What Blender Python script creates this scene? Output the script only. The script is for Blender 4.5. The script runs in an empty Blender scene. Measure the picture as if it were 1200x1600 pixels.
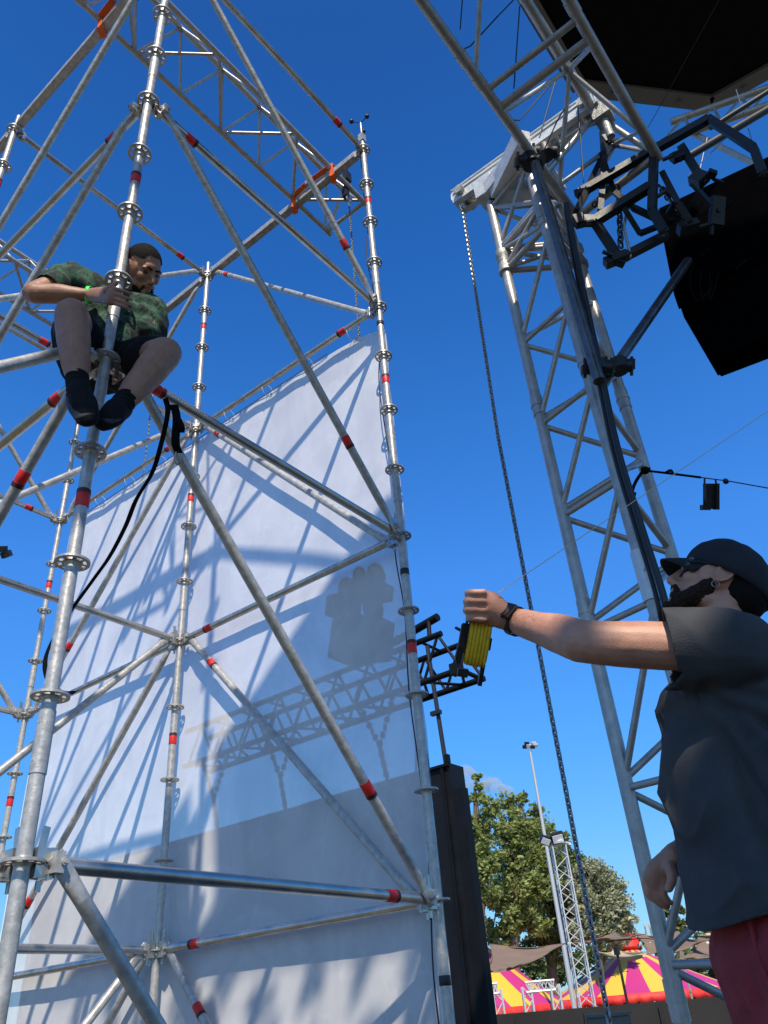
import bpy, bmesh, math, random
from mathutils import Vector as V, Matrix, noise
random.seed(7)
sc = bpy.context.scene
COL = sc.collection
R_ = math.radians

# ------------------------------------------------------------------ camera
CC = V((-1.2842, -2.3451, -0.4716))
RT = V((0.62655, -0.77606, -0.07185)); UP = V((-0.38699, -0.38980, 0.83564)); FW = V((0.67651, 0.49576, 0.54456))
FPX = 1230.46
cam = bpy.data.cameras.new('camera'); co = bpy.data.objects.new('camera', cam); COL.objects.link(co)
m = Matrix((RT, UP, -FW)).transposed().to_4x4(); m.translation = CC
co.matrix_world = m
cam.sensor_fit = 'VERTICAL'; cam.sensor_height = 24.0; cam.lens = FPX/1600*24
cam.clip_start = 0.05; cam.clip_end = 3000
sc.camera = co

# ------------------------------------------------------------------ light
SUN = V((-1.0, -0.85, 1.54)).normalized()          # direction towards the sun
elev = math.asin(SUN.z); azim = math.atan2(SUN.x, SUN.y)   # from +Y, clockwise
w = bpy.data.worlds.new('World'); sc.world = w; w.use_nodes = True
nt = w.node_tree; nt.nodes.clear()
out = nt.nodes.new('ShaderNodeOutputWorld'); bg = nt.nodes.new('ShaderNodeBackground')
sky = nt.nodes.new('ShaderNodeTexSky'); sky.sky_type = 'NISHITA'; sky.sun_disc = False
sky.sun_elevation = elev; sky.sun_rotation = azim; sky.altitude = 100
sky.air_density = 1.0; sky.dust_density = 0.25; sky.ozone_density = 4.0
bg.inputs['Strength'].default_value = 0.12
hsv = nt.nodes.new('ShaderNodeHueSaturation'); hsv.inputs['Saturation'].default_value = 1.15
nt.links.new(sky.outputs[0], hsv.inputs['Color'])
# clear-air colour of this summer sky: weighting of the sky texture by height above the horizon
wtc = nt.nodes.new('ShaderNodeTexCoord'); wsp = nt.nodes.new('ShaderNodeSeparateXYZ'); wcr = nt.nodes.new('ShaderNodeValToRGB')
nt.links.new(wtc.outputs['Generated'], wsp.inputs[0]); nt.links.new(wsp.outputs[2], wcr.inputs[0])
els = wcr.color_ramp.elements
SKYW = [(0.0, (.40, .70, 1.05)), (.021, (.44, .73, 1.08)), (.111, (.65, .92, 1.08)), (.282, (.66, 1.24, 1.60)), (.468, (.76, 1.45, 2.05)), (.612, (.62, 1.38, 1.98)), (.771, (.42, 1.12, 1.72)), (.905, (.36, .87, 1.38))]
els[0].position = SKYW[0][0]; els[0].color = (*SKYW[0][1], 1); els[1].position = SKYW[-1][0]; els[1].color = (*SKYW[-1][1], 1)
for p_, c_ in SKYW[1:-1]:
    e_ = els.new(p_); e_.color = (*c_, 1)
wmx = nt.nodes.new('ShaderNodeMix'); wmx.data_type = 'RGBA'; wmx.blend_type = 'MULTIPLY'; wmx.inputs[0].default_value = 1; wmx.clamp_result = False
# the sky around the sun is whiter and brighter than the sky opposite it
wdt = nt.nodes.new('ShaderNodeVectorMath'); wdt.operation = 'DOT_PRODUCT'; wdt.inputs[1].default_value = SUN
nt.links.new(wtc.outputs['Generated'], wdt.inputs[0])
wmr = nt.nodes.new('ShaderNodeMapRange'); wmr.inputs[1].default_value = .48; wmr.inputs[2].default_value = .85; nt.links.new(wdt.outputs['Value'], wmr.inputs[0])
wm2 = nt.nodes.new('ShaderNodeMix'); wm2.data_type = 'RGBA'; wm2.inputs[7].default_value = (1.15, 1.25, 1.35, 1); wm2.clamp_result = False
nt.links.new(wmr.outputs[0], wm2.inputs[0]); nt.links.new(wcr.outputs[0], wm2.inputs[6])
nt.links.new(hsv.outputs[0], wmx.inputs[6]); nt.links.new(wm2.outputs[2], wmx.inputs[7])
nt.links.new(wmx.outputs[2], bg.inputs[0])
nt.links.new(bg.outputs[0], out.inputs[0])
sl = bpy.data.lights.new('sun', 'SUN'); sl.energy = 5.0; sl.angle = R_(0.5); sl.color = (1, 0.91, 0.76)
so = bpy.data.objects.new('sun', sl); COL.objects.link(so)
so.rotation_euler = SUN.to_track_quat('Z', 'Y').to_euler(); so.location = (-10, -10, 20)
sc.view_settings.view_transform = 'Standard'; sc.view_settings.look = 'None'
sc.view_settings.exposure = 0.08; sc.view_settings.gamma = 1.0

# ------------------------------------------------------------------ helpers
def ray(u, v): return (FW*FPX + RT*(u-600) - UP*(v-800)).normalized()
def U(u, v, d):                                     # point at depth d along the view axis
    return CC + FW*d + RT*((u-600)/FPX*d) - UP*((v-800)/FPX*d)
def H(u, v, D):                                     # point at horizontal distance D from the camera's place
    r = ray(u, v); return CC + r*(D/math.hypot(r.x, r.y))
def onx(u, v, x): r = ray(u, v); return CC + r*((x-CC.x)/r.x)
def rel(x, y, z): return CC + V((x, y, z))

def link(name, me, parent=None, mat=None, smooth=True):
    o = bpy.data.objects.new(name, me); COL.objects.link(o)
    if parent: o.parent = parent
    if mat and not me.materials: me.materials.append(mat)
    return o
def mesh(bm, name, smooth=True, angle=40):
    bmesh.ops.recalc_face_normals(bm, faces=bm.faces)
    me = bpy.data.meshes.new(name); bm.to_mesh(me); bm.free()
    if smooth:
        for p in me.polygons: p.use_smooth = True
        try: me.set_sharp_from_angle(angle=R_(angle))
        except Exception: pass
    return me
def obj(name, bm, mat, parent=None, smooth=True, angle=40):
    return link(name, mesh(bm, name, smooth, angle), parent, mat)
def thing(name, label, cat, loc=(0, 0, 0), group=None):
    o = bpy.data.objects.new(name, None); COL.objects.link(o); o.location = loc
    o.empty_display_size = .1
    o['label'] = label; o['category'] = cat
    if group: o['group'] = group
    return o
def tag(o, label, cat, group=None, kind=None):
    o['label'] = label; o['category'] = cat
    if group: o['group'] = group
    if kind: o['kind'] = kind
    return o
def under(o, t):                                    # parent a mesh made in world coordinates to a thing not at the origin
    o.parent = t; o.matrix_parent_inverse = Matrix.Translation(t.location).inverted(); return o

def frame(d, hint=V((0, 0, 1))):
    d = d.normalized()
    x = hint.cross(d)
    if x.length < 1e-4: x = V((1, 0, 0)).cross(d)
    x.normalize(); return x, d.cross(x)
def tube(bm, a, b, r, r2=None, n=14, caps=True, sx=1.0, hint=V((0, 0, 1)), sx2=None):
    a = V(a); b = V(b); r2 = r if r2 is None else r2; sx2 = sx if sx2 is None else sx2
    x, y = frame(b-a, hint)
    A = []; B = []
    for i in range(n):
        t = 2*math.pi*i/n; c, s = math.cos(t), math.sin(t)
        A.append(bm.verts.new(a + (x*c*sx + y*s)*r)); B.append(bm.verts.new(b + (x*c*sx2 + y*s)*r2))
    for i in range(n):
        j = (i+1) % n; bm.faces.new((A[i], A[j], B[j], B[i]))
    if caps: bm.faces.new(A[::-1]); bm.faces.new(B)
def path(bm, pts, r, n=8, closed=False, sx=1.0, hint=V((0, 0, 1)), rs=None):
    pts = [V(p) for p in pts]; N = len(pts); rings = []
    px = None
    for i, p in enumerate(pts):
        if closed: d = pts[(i+1) % N]-pts[i-1]
        else: d = pts[min(i+1, N-1)]-pts[max(i-1, 0)]
        d.normalize()
        if px is None: x, y = frame(d, hint)
        else:
            x = px - d*px.dot(d)
            x = x.normalized() if x.length > 1e-5 else frame(d, hint)[0]
            y = d.cross(x)
        px = x; rr = rs[i] if rs else r
        rings.append([bm.verts.new(p + (x*math.cos(2*math.pi*k/n)*sx + y*math.sin(2*math.pi*k/n))*rr) for k in range(n)])
    M = N if closed else N-1
    for i in range(M):
        a = rings[i]; b = rings[(i+1) % N]
        for k in range(n):
            j = (k+1) % n; bm.faces.new((a[k], a[j], b[j], b[k]))
    if not closed: bm.faces.new(rings[0][::-1]); bm.faces.new(rings[-1])
def spline(pts, k=6):
    pts = [V(p) for p in pts]; out = []
    P = [pts[0]*2-pts[1]] + pts + [pts[-1]*2-pts[-2]]
    for i in range(1, len(P)-2):
        p0, p1, p2, p3 = P[i-1:i+3]
        for j in range(k):
            t = j/k
            out.append(.5*((2*p1)+(-p0+p2)*t+(2*p0-5*p1+4*p2-p3)*t*t+(-p0+3*p1-3*p2+p3)*t**3))
    out.append(pts[-1]); return out
def box(bm, c, sx, sy, sz, X=V((1, 0, 0)), Y=V((0, 1, 0)), Z=V((0, 0, 1))):
    c = V(c); vs = []
    for k in (-1, 1):
        for j in (-1, 1):
            for i in (-1, 1): vs.append(bm.verts.new(c + X*(i*sx/2) + Y*(j*sy/2) + Z*(k*sz/2)))
    for f in ((0, 2, 3, 1), (4, 5, 7, 6), (0, 1, 5, 4), (2, 6, 7, 3), (0, 4, 6, 2), (1, 3, 7, 5)):
        bm.faces.new([vs[i] for i in f])
def bar(bm, a, b, wd, ht, hint=V((0, 0, 1))):         # rectangular bar
    a = V(a); b = V(b); x, y = frame(b-a, hint)
    box(bm, (a+b)/2, wd, ht, (b-a).length, x, y, (b-a).normalized())
def prism(bm, poly, z0, z1):
    A = [bm.verts.new((p[0], p[1], z0)) for p in poly]; B = [bm.verts.new((p[0], p[1], z1)) for p in poly]
    n = len(poly)
    for i in range(n):
        j = (i+1) % n; bm.faces.new((A[i], A[j], B[j], B[i]))
    bm.faces.new(A[::-1]); bm.faces.new(B)
def lathe(bm, prof, n=24, M=Matrix.Identity(4)):
    rings = []
    for r, z in prof:
        rings.append([bm.verts.new(M @ V((r*math.cos(2*math.pi*k/n), r*math.sin(2*math.pi*k/n), z))) for k in range(n)])
    for a, b in zip(rings, rings[1:]):
        for k in range(n):
            j = (k+1) % n; bm.faces.new((a[k], a[j], b[j], b[k]))
    if prof[0][0] > 1e-6: bm.faces.new(rings[0][::-1])
    if prof[-1][0] > 1e-6: bm.faces.new(rings[-1])
def ball(bm, c, r, rot=None, n=2):
    c = V(c); r = V((r, r, r)) if isinstance(r, (int, float)) else V(r)
    Mx = Matrix.Translation(c) @ (rot.to_4x4() if rot else Matrix.Identity(4)) @ Matrix.Diagonal((r.x, r.y, r.z, 1))
    bmesh.ops.create_icosphere(bm, subdivisions=n, radius=1, matrix=Mx)

# ------------------------------------------------------------------ materials
def mat(name, col, rough=.6, metal=0., var=None, vscale=8., bump=0., bscale=60., spec=.5, sub=0., coord='Object', stretch=None, detail=4):
    ma = bpy.data.materials.new(name); ma.use_nodes = True
    n = ma.node_tree; b = n.nodes['Principled BSDF']
    b.inputs['Base Color'].default_value = (*col, 1); b.inputs['Roughness'].default_value = rough
    b.inputs['Metallic'].default_value = metal; b.inputs['Specular IOR Level'].default_value = spec
    if sub:
        b.inputs['Subsurface Weight'].default_value = sub; b.inputs['Subsurface Radius'].default_value = (.02, .008, .004)
        b.inputs['Subsurface Scale'].default_value = .5
    tc = n.nodes.new('ShaderNodeTexCoord'); src = tc.outputs[coord]
    if stretch:
        mp = n.nodes.new('ShaderNodeMapping'); mp.inputs['Scale'].default_value = stretch
        n.links.new(src, mp.inputs[0]); src = mp.outputs[0]
    if var:
        t = n.nodes.new('ShaderNodeTexNoise'); t.inputs['Scale'].default_value = vscale; t.inputs['Detail'].default_value = detail
        t.inputs['Roughness'].default_value = .65
        cr = n.nodes.new('ShaderNodeValToRGB'); cr.color_ramp.elements[0].position = .35; cr.color_ramp.elements[1].position = .68
        cr.color_ramp.elements[0].color = (*col, 1); cr.color_ramp.elements[1].color = (*var, 1)
        n.links.new(src, t.inputs['Vector']); n.links.new(t.outputs[0], cr.inputs[0]); n.links.new(cr.outputs[0], b.inputs['Base Color'])
        mr = n.nodes.new('ShaderNodeMapRange'); mr.inputs[3].default_value = max(0, rough-.1); mr.inputs[4].default_value = min(1, rough+.12)
        n.links.new(t.outputs[0], mr.inputs[0]); n.links.new(mr.outputs[0], b.inputs['Roughness'])
    if bump:
        t2 = n.nodes.new('ShaderNodeTexNoise'); t2.inputs['Scale'].default_value = bscale; t2.inputs['Detail'].default_value = 5
        bp = n.nodes.new('ShaderNodeBump'); bp.inputs['Strength'].default_value = bump; bp.inputs['Distance'].default_value = .01
        n.links.new(src, t2.inputs['Vector']); n.links.new(t2.outputs[0], bp.inputs['Height']); n.links.new(bp.outputs[0], b.inputs['Normal'])
    return ma
GALV = mat('galvanised', (.34, .33, .31), .40, .40, (.57, .55, .52), 26, .16, 70, detail=10)
GALV2 = mat('galvanised_bright', (.40, .385, .36), .24, .82, (.58, .56, .52), 9, .05, 25)
CAST = mat('cast_steel', (.30, .30, .28), .5, .6, (.50, .49, .45), 40, .4, 160)
ALU = mat('aluminium', (.36, .34, .315), .38, .4, (.50, .475, .44), 18, .08, 60)
ALUW = mat('aluminium_worn', (.62, .62, .60), .42, .35, (.78, .78, .76), 12, .2, 80)
BLK = mat('black_paint', (.006, .0065, .008), .5, 0, (.012, .0125, .014), 20, .1)
BLKM = mat('black_cloth', (.004, .0042, .005), .95, 0, (.008, .008, .009), 12, .2, 30, spec=.1)
RUB = mat('black_rubber', (.012, .012, .014), .5)
RED = mat('red_sleeve', (.72, .018, .012), .5, 0, (.55, .012, .01), 30)
DRED = mat('dark_print', (.06, .006, .006), .5)
ORG = mat('orange_webbing', (.90, .16, .02), .7, 0, (.75, .09, .01), 40)
CHN = mat('chain_steel', (.20, .20, .205), .36, .7, (.34, .34, .34), 40)
CHD = mat('chain_dark', (.03, .03, .033), .4, .8, (.2, .2, .2), 40)
WHT = mat('white_plastic', (.75, .75, .75), .5)
YEL = mat('yellow_line', (.80, .50, .01), .5, 0, (.92, .66, .03), 60)
STR = mat('string', (.62, .55, .32), .7)
WIRE = mat('wire', (.25, .25, .26), .4, .8)
# ------------------------------------------------------------------ setting
def plane(name, x0, x1, y0, y1, z, ma):
    bm = bmesh.new(); vs = [bm.verts.new(p) for p in ((x0, y0, z), (x1, y0, z), (x1, y1, z), (x0, y1, z))]; bm.faces.new(vs)
    o = obj(name, bm, ma); o['kind'] = 'structure'; return o
GRASS = mat('dusty_field', (.12, .10, .075), .95, 0, (.09, .09, .05), .5, .4, 30)
plane('ground', -900, 900, -900, 900, -3.0, GRASS)
DECKM = mat('stage_deck', (.03, .028, .026), .7, 0, (.055, .05, .045), 3, .2, 40)
bm = bmesh.new()
prism(bm, [(-9, -9), (3.2, -9), (3.2, -.55), (-9, -.55)], -1.5, -1.37)
obj('stage_deck', bm, DECKM, smooth=False)['kind'] = 'structure'

# ------------------------------------------------------------------ scaffold
S = 2.07
POS = {'F': (0, 0), 'R': (S, 0), 'K': (0, S), 'M': (S, S), 'L': (S, 2*S), 'N': (0, 2*S), 'G': (-S, 0)}
def nd(n, k): x, y = POS[n]; return V((x, y, k*.5))
scaf = thing('scaffold_tower', 'galvanised ring scaffold tower of tubes with red marking sleeves carrying the banner', 'scaffold', (0, 0, -3))
TR = .0242
# rosette, once
bm = bmesh.new(); NR = 32
def annulus(bm, r0, r1, z0, z1, n=32):
    lathe(bm, [(r0, z0), (r1, z0), (r1, z1), (r0, z1), (r0, z0)], n) if False else None
    rings = []
    for r, z in ((r0, z0), (r1, z0), (r1, z1), (r0, z1)):
        rings.append([bm.verts.new((r*math.cos(2*math.pi*k/n), r*math.sin(2*math.pi*k/n), z)) for k in range(n)])
    for i in range(4):
        a = rings[i]; b = rings[(i+1) % 4]
        for k in range(n):
            j = (k+1) % n; bm.faces.new((a[k], a[j], b[j], b[k]))
annulus(bm, .050, .062, -.0045, .0045); annulus(bm, .0245, .036, -.0045, .0045)
for i in range(8):
    a = math.pi*(i+.5)/4; d = V((math.cos(a), math.sin(a), 0)); wd = .013 
    box(bm, d*.0432, .018, wd, .0082, d, V((-d.y, d.x, 0)))
lathe(bm, [(.0243, -.014), (.0285, -.0046), (.0285, .0046), (.0243, .014)], 24)
ROS = mesh(bm, 'rosette'); ROS.materials.append(GALV)
def sleeve_mesh():
    bm = bmesh.new(); lathe(bm, [(.0255, -.035), (.0262, -.033), (.0262, .035), (.0255, .037)], 20)
    me = mesh(bm, 'marking_sleeve'); me.materials.append(RED)
    return me
def print_mesh():
    bm = bmesh.new(); lathe(bm, [(.0263, -.010), (.0268, -.0095), (.0268, .0095), (.0263, .010)], 20)
    me = mesh(bm, 'printed_band'); me.materials.append(DRED); return me
SLV = sleeve_mesh(); PRT = print_mesh()
def orient(o, p, d, off=0):
    q = V(d).to_track_quat('Z', 'Y'); o.rotation_mode = 'QUATERNION'; o.rotation_quaternion = q; o.location = V(p)
def add_sleeve(parent, p, d, flip=1):
    d = V(d).normalized()
    s = bpy.data.objects.new('marking_sleeve', SLV); COL.objects.link(s); orient(s, p, d); s.parent = parent; s.matrix_parent_inverse = scaf_inv
    s = bpy.data.objects.new('printed_band', PRT); COL.objects.link(s); orient(s, V(p)+d*(.034*flip), d); s.parent = parent; s.matrix_parent_inverse = scaf_inv
scaf_inv = Matrix.Identity(4)
def spart(name, bm, ma=GALV, angle=40):
    o = obj(name, bm, ma); o.parent = scaf; o.matrix_parent_inverse = Matrix.Translation(scaf.location).inverted()
    return o
def standard(n, top, ktop):
    x, y = POS[n]
    bm = bmesh.new()
    tube(bm, (x, y, -2.75), (x, y, top-.2), TR, n=20)
    tube(bm, (x, y, top-.2), (x, y, top), .019, n=16)
    for z in (-1.65, .35, 2.35, 4.35):                # socket joints
        if z < top-.3:
            tube(bm, (x, y, z-.10), (x, y, z+.10), .0268, n=20)
            for s in (-.06, .06):
                tube(bm, (x-.0275, y-.005, z+s), (x+.0275, y+.005, z+s), .006, n=8)
    tube(bm, (x, y, -2.98), (x, y, -2.70), .018, n=12); box(bm, (x, y, -2.985), .15, .15, .012)
    o = spart('standard', bm)
    for k in range(-4, ktop+1):
        r = bpy.data.objects.new('rosette', ROS); COL.objects.link(r); r.location = (x, y, .5*k); r.parent = o
        r.rotation_euler.z = random.choice((0, math.pi/4))*0
    for z in (-.73, 1.27, 3.27, 5.27):
        if z < top-.3: add_sleeve(o, (x, y, z), (0, 0, 1))
for n, top, kt in (('F', 6.3, 12), ('R', 6.12, 12), ('M', 6.2, 12), ('K', 6.2, 12), ('L', 6.2, 12), ('N', 6.2, 12)):
    standard(n, top, kt)
def head(bm, p, d):                                   # wedge head at a rosette; d points away from the standard
    d = d.copy(); d.z = 0; d.normalize(); s = V((-d.y, d.x, 0)); z = V((0, 0, 1))
    box(bm, p + d*.055 + z*.024, .050, .040, .036, d, s, z)
    box(bm, p + d*.055 - z*.024, .050, .040, .036, d, s, z)
    box(bm, p + d*.082, .016, .044, .086, d, s, z)
    box(bm, p + d*.050 + z*.030, .022, .007, .15, (d + z*-.12).normalized(), s, (z + d*.12).normalized())
    box(bm, p + d*.058 - z*.062, .016, .008, .03, d, s, z)
def ledger(a, k, b, slv=None, ma=None, flip=1):
    p = nd(a, k); q = nd(b, k); d = (q-p).normalized()
    bm = bmesh.new(); head(bm, p, d); head(bm, q, -d)
    tube(bm, p+d*.085, q-d*.085, TR, n=20)
    o = spart('ledger', bm, ma or GALV2)
    if slv is not None: add_sleeve(o, p+d*slv, d, flip)
def brace(a, ka, b, kb, slv=None, flip=1, side=0):
    p = nd(a, ka); q = nd(b, kb); h = (q-p); h.z = 0; h.normalize(); z = V((0, 0, 1)); s = V((-h.y, h.x, 0))
    off = s*side
    P = p + h*.10 + off; Q = q - h*.10 + off; d = (Q-P).normalized()
    bm = bmesh.new()
    for e, dd, node in ((P, d, p), (Q, -d, q)):
        tube(bm, e - dd*.03, e + dd*.05, .030, .030, 16, sx=.28, hint=z)
        tube(bm, e + dd*.05, e + dd*.13, .030, TR, 16, sx=.28, sx2=1.0, hint=z)
        tube(bm, e - s*.03, e + s*.03, .011, n=10)
        tube(bm, e - s*.036, e + s*.036, .006, n=8)
        hh = h if node is p else -h
        box(bm, node + hh*.072 + z*.022, .05, .034, .034, hh, s, z); box(bm, node + hh*.072 - z*.022, .05, .034, .034, hh, s, z)
        box(bm, e - hh*.012, .03, .046, .06, hh, s, z)
    tube(bm, P + d*.128, Q - d*.128, TR, n=20)
    o = spart('diagonal_brace', bm, GALV)
    if slv is not None: add_sleeve(o, P+d*slv, d, flip)
for a, b, k, sl in (('F', 'R', 0, 1.72), ('F', 'R', 4, .26), ('F', 'R', 8, .30), ('F', 'R', 12, 1.72),
                    ('K', 'M', 12, 1.72), ('K', 'M', 8, .62), ('K', 'M', 4, .35), ('K', 'M', 0, .3), ('N', 'L', 8, 1.72), ('N', 'L', 4, .3), ('N', 'L', 12, .3), ('N', 'L', 0, .3),
                    ('F', 'K', 8, .33), ('F', 'K', 4, .36), ('F', 'K', 0, None),
                    ('R', 'M', 8, .36), ('R', 'M', 4, 1.75), ('R', 'M', 0, 1.72), ('M', 'L', 8, .36), ('M', 'L', 4, None), ('M', 'L', 0, .3), ('F', 'R', -4, None), ('R', 'M', -4, None), ('K', 'M', -4, None)):
    ledger(a, k, b, sl)
for a, ka, b, kb, sl in (('F', 12, 'R', 8, 1.95+.35), ('F', 8, 'R', 4, 2.15), ('F', 4, 'R', 0, 2.15), ('F', 0, 'R', -4, 2.15),
                         ('F', 12, 'K', 8, .35), ('F', 8, 'K', 4, 2.2), ('F', 4, 'K', 0, .55), ('F', 0, 'K', -4, .4),
                         ('M', 12, 'K', 8, 2.1), ('M', 8, 'K', 4, 2.1), ('M', 4, 'K', 0, 2.1), ('M', 0, 'K', -4, 2.1),
                         ('M', 12, 'R', 8, .30), ('M', 8, 'R', 4, .30), ('M', 4, 'R', 0, .40), ('M', 0, 'R', -4, .45),
                         ('M', 12, 'L', 8, 2.1), ('M', 8, 'L', 4, 2.1), ('M', 4, 'L', 0, 2.1), ('M', 0, 'L', -4, 2.1),
                         ('N', 12, 'L', 8, .3), ('N', 8, 'L', 4, .3), ('N', 4, 'L', 0, .3)):
    brace(a, ka, b, kb, sl, side={'FR': -.030, 'FK': .030}.get(a+b, 0))
brace('F', 4, 'G', 0, .62)
bm = bmesh.new(); tube(bm, (-.02, -.08, 6.02), (-.40, -1.62, 6.0), .030, n=16); head(bm, nd('F', 12), V((-.24, -.97, 0))); spart('ledger', bm, GALV2)  # unseen tube added above the view to cast the bent shadow on the banner
# U transoms at the top
def transom(a, k, b):
    p = nd(a, k); q = nd(b, k); d = (q-p).normalized(); z = V((0, 0, 1)); s = V((-d.y, d.x, 0))
    bm = bmesh.new(); head(bm, p, d); head(bm, q, -d)
    L = (q-p).length-.17; c = (p+q)/2
    box(bm, c - z*.022, L, .052, .006, d, s, z)
    for e in (-1, 1):
        box(bm, c + s*(.0285*e), L, .005, .056, d, s, z); box(bm, c + s*(.021*e) + z*.0305, L, .020, .005, d, s, z)
    spart('transom', bm, GALV)
for a, b in (('F', 'K'), ('R', 'M'), ('M', 'L'), ('K', 'N')): transom(a, 12, b)

# ------------------------------------------------------------------ lattice girders on the transoms
def girder(y0, y1, z, x0, x1, label, phase=0):
    g = thing('lattice_girder', label, 'girder', (x0, y0, z), 'lattice girders on top of the scaffold')
    ym = (y0+y1)/2; zt = z + (y1-y0)*.86
    cr = .024; ch = {'a': (y1, z), 'b': (y0, z), 'c': (ym, zt)}
    def P(c, x): return V((x, *ch[c]))
    for c in 'abc':
        bm = bmesh.new(); tube(bm, P(c, x0), P(c, x1), cr, n=18)
        for xe in (x0, x1): tube(bm, P(c, xe-.02), P(c, xe+.02), .029, n=16)
        under(obj('chord', bm, ALU), g)
    n = 6; st = (x1-x0-.12)/n
    for i in range(n):
        xa = x0+.06+i*st; xb = xa+st; xm = (xa+xb)/2
        for (c, e, A, B) in (('b', 'c', xa, xm), ('c', 'b', xm, xb), ('a', 'c', xa, xm), ('c', 'a', xm, xb)):
            bm = bmesh.new(); tube(bm, P(c, A), P(e, B), .0125, n=10); under(obj('lacing', bm, ALU), g)
        bm = bmesh.new()
        if i % 2 == phase: tube(bm, P('b', xa), P('a', xb), .014, n=10)
        else: tube(bm, P('a', xa), P('b', xb), .014, n=10)
        under(obj('lacing', bm, ALU), g)
    for xe in (x0+.03, x1-.03):
        for c, e in (('a', 'b'), ('b', 'c'), ('c', 'a')):
            bm = bmesh.new(); tube(bm, P(c, xe), P(e, xe), .02, n=12); under(obj('end_rung', bm, ALU), g)
    return g
girder(.36, .84, 6.068, -.22, 2.55, 'silver three chord lattice girder strapped across the front bay of the scaffold top')
girder(3.35, 3.83, 6.068, -.22, 2.55, 'silver three chord lattice girder over the rear bay behind the seated worker')
def strap(pts, wd, th, label, name='ratchet_strap', ma=ORG, cat='strap', group=None, n_hint=V((0, 1, 0))):
    bm = bmesh.new()
    pts = [V(p) for p in pts]
    for a, b in zip(pts, pts[1:]): 
        x, y = frame(b-a, n_hint); box(bm, (a+b)/2, wd, th, (b-a).length+th, y, x, (b-a).normalized())
    return tag(obj(name, bm, ma, smooth=False), label, cat, group)
def lash(x, y0, y1, zc, label, r=.03):
    bm = bmesh.new()
    def loop(y):
        pts = [(x+.035, y+.02, zc-.10), (x+.038, y+.01, zc+.03), (x+.03, y, zc+.085), (x-.03, y, zc+.085), (x-.038, y-.01, zc+.03), (x-.036, y-.02, zc-.10)]
        for a, b in zip(pts, pts[1:]+pts[:1]):
            a = V(a); b = V(b); bar(bm, a, b, .003, .05, V((0, 1, 0)))
    loop(y0); loop(y1)
    bar(bm, (x-.045, y0, zc+.03), (x-.05, (y0+y1)/2-.03, zc+.045), .004, .048, V((1, 0, 0)))
    bar(bm, (x-.05, (y0+y1)/2+.04, zc+.045), (x-.045, y1, zc+.03), .004, .048, V((1, 0, 0)))
    o = tag(obj('ratchet_strap', bm, ORG, smooth=False), label, 'strap', 'orange lashing straps on the girders')
    bm = bmesh.new(); box(bm, (x-.052, (y0+y1)/2, zc+.048), .03, .09, .05); tube(bm, (x-.06, (y0+y1)/2-.03, zc+.02), (x-.06, (y0+y1)/2-.03, zc+.08), .012)
    obj('ratchet_buckle', bm, CAST, o)
lash(2.07, .36, .84, 6.035, 'orange ratchet strap lashing the girder to the transom near the anemometer pole')
lash(0.0, .36, .84, 6.035, 'orange ratchet strap at the upper left end of the front girder')
# end clamp of girder
bm = bmesh.new(); box(bm, (-.27, .84, 6.10), .09, .05, .004); box(bm, (-.27, .865, 6.125), .09, .004, .05); box(bm, (-.27, .815, 6.125), .09, .004, .05); tube(bm, (-.27, .81, 6.125), (-.27, .87, 6.125), .008)
tag(obj('end_bracket', bm, CAST, smooth=False), 'small steel fork bracket sticking out of the front girder end, upper left', 'bracket')

# chains -----------------------------------------------------------
def chain(pts, wire, pitch, name, label, ma, cat='chain', wfac=1.9):
    """links along a polyline"""
    pts = [V(p) for p in pts]; bm = bmesh.new()
    L = [(b-a).length for a, b in zip(pts, pts[1:])]; T = sum(L); n = int(T/pitch)
    def at(s):
        for a, b, l in zip(pts, pts[1:], L):
            if s <= l: return a+(b-a)*(s/l), (b-a).normalized()
            s -= l
        return pts[-1], (pts[-1]-pts[-2]).normalized()
    for i in range(n):
        c, d = at((i+.5)*pitch); x, y = frame(d, V((0.3, 1, 0)))
        if i % 2: x, y = y, x
        hl = pitch*.5 - wire*.0 ; hw = wire*(wfac-1)*.9
        ring = []
        for k in range(12):
            t = 2*math.pi*k/12
            yy = hw*math.cos(t); zz = (hl-hw*.2+wire*.2)*0 + (hl)*math.sin(t)*1.0
            sgn = 1 if math.sin(t) > 0 else -1
            zz = math.sin(t)*hw + (hl+wire*.6-hw)*(sgn if abs(math.sin(t)) > .01 else 0)
            ring.append(c + x*yy + d*zz)
        path(bm, ring, wire*.5, 5, closed=True)
    return tag(obj(name, bm, ma), label, cat)
a0 = onx(545, 312, 2.28); a1 = onx(558, 492, 2.28)
chain([V((a0.x, a0.y, a0.z)), V((a0.x, a0.y, 3.9))], .008, .028, 'hoist_chain', 'thin silver chain hanging beside the right scaffold standard from the front girder', CHN)
b0 = onx(235, 645, 2.28)
chain([V((2.28, b0.y, 6.1)), V((2.28, b0.y, 3.95))], .008, .028, 'hoist_chain', 'thin silver chain hanging from the rear girder to the banner top, right of the worker', CHN)
# hoist hook gear near the R standard
t = thing('chain_hoist', 'small black chain hoist hanging under the girder beside the right standard', 'chain hoist', a0)
bm = bmesh.new(); tube(bm, V((a0.x, a0.y, 6.42)), V((a0.x, a0.y, 6.05)), .014); box(bm, (a0.x, a0.y, 6.2), .07, .05, .12); box(bm, (a0.x, a0.y+.03, 6.0), .05, .05, .14)
under(obj('hoist_body', bm, BLK), t)
bm = bmesh.new(); path(bm, [V((a0.x+.03*math.cos(q), a0.y, 5.86+.035*math.sin(q))) for q in [i*.5 for i in range(12)]], .008, 8); under(obj('hook', bm, CHN), t)
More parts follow.
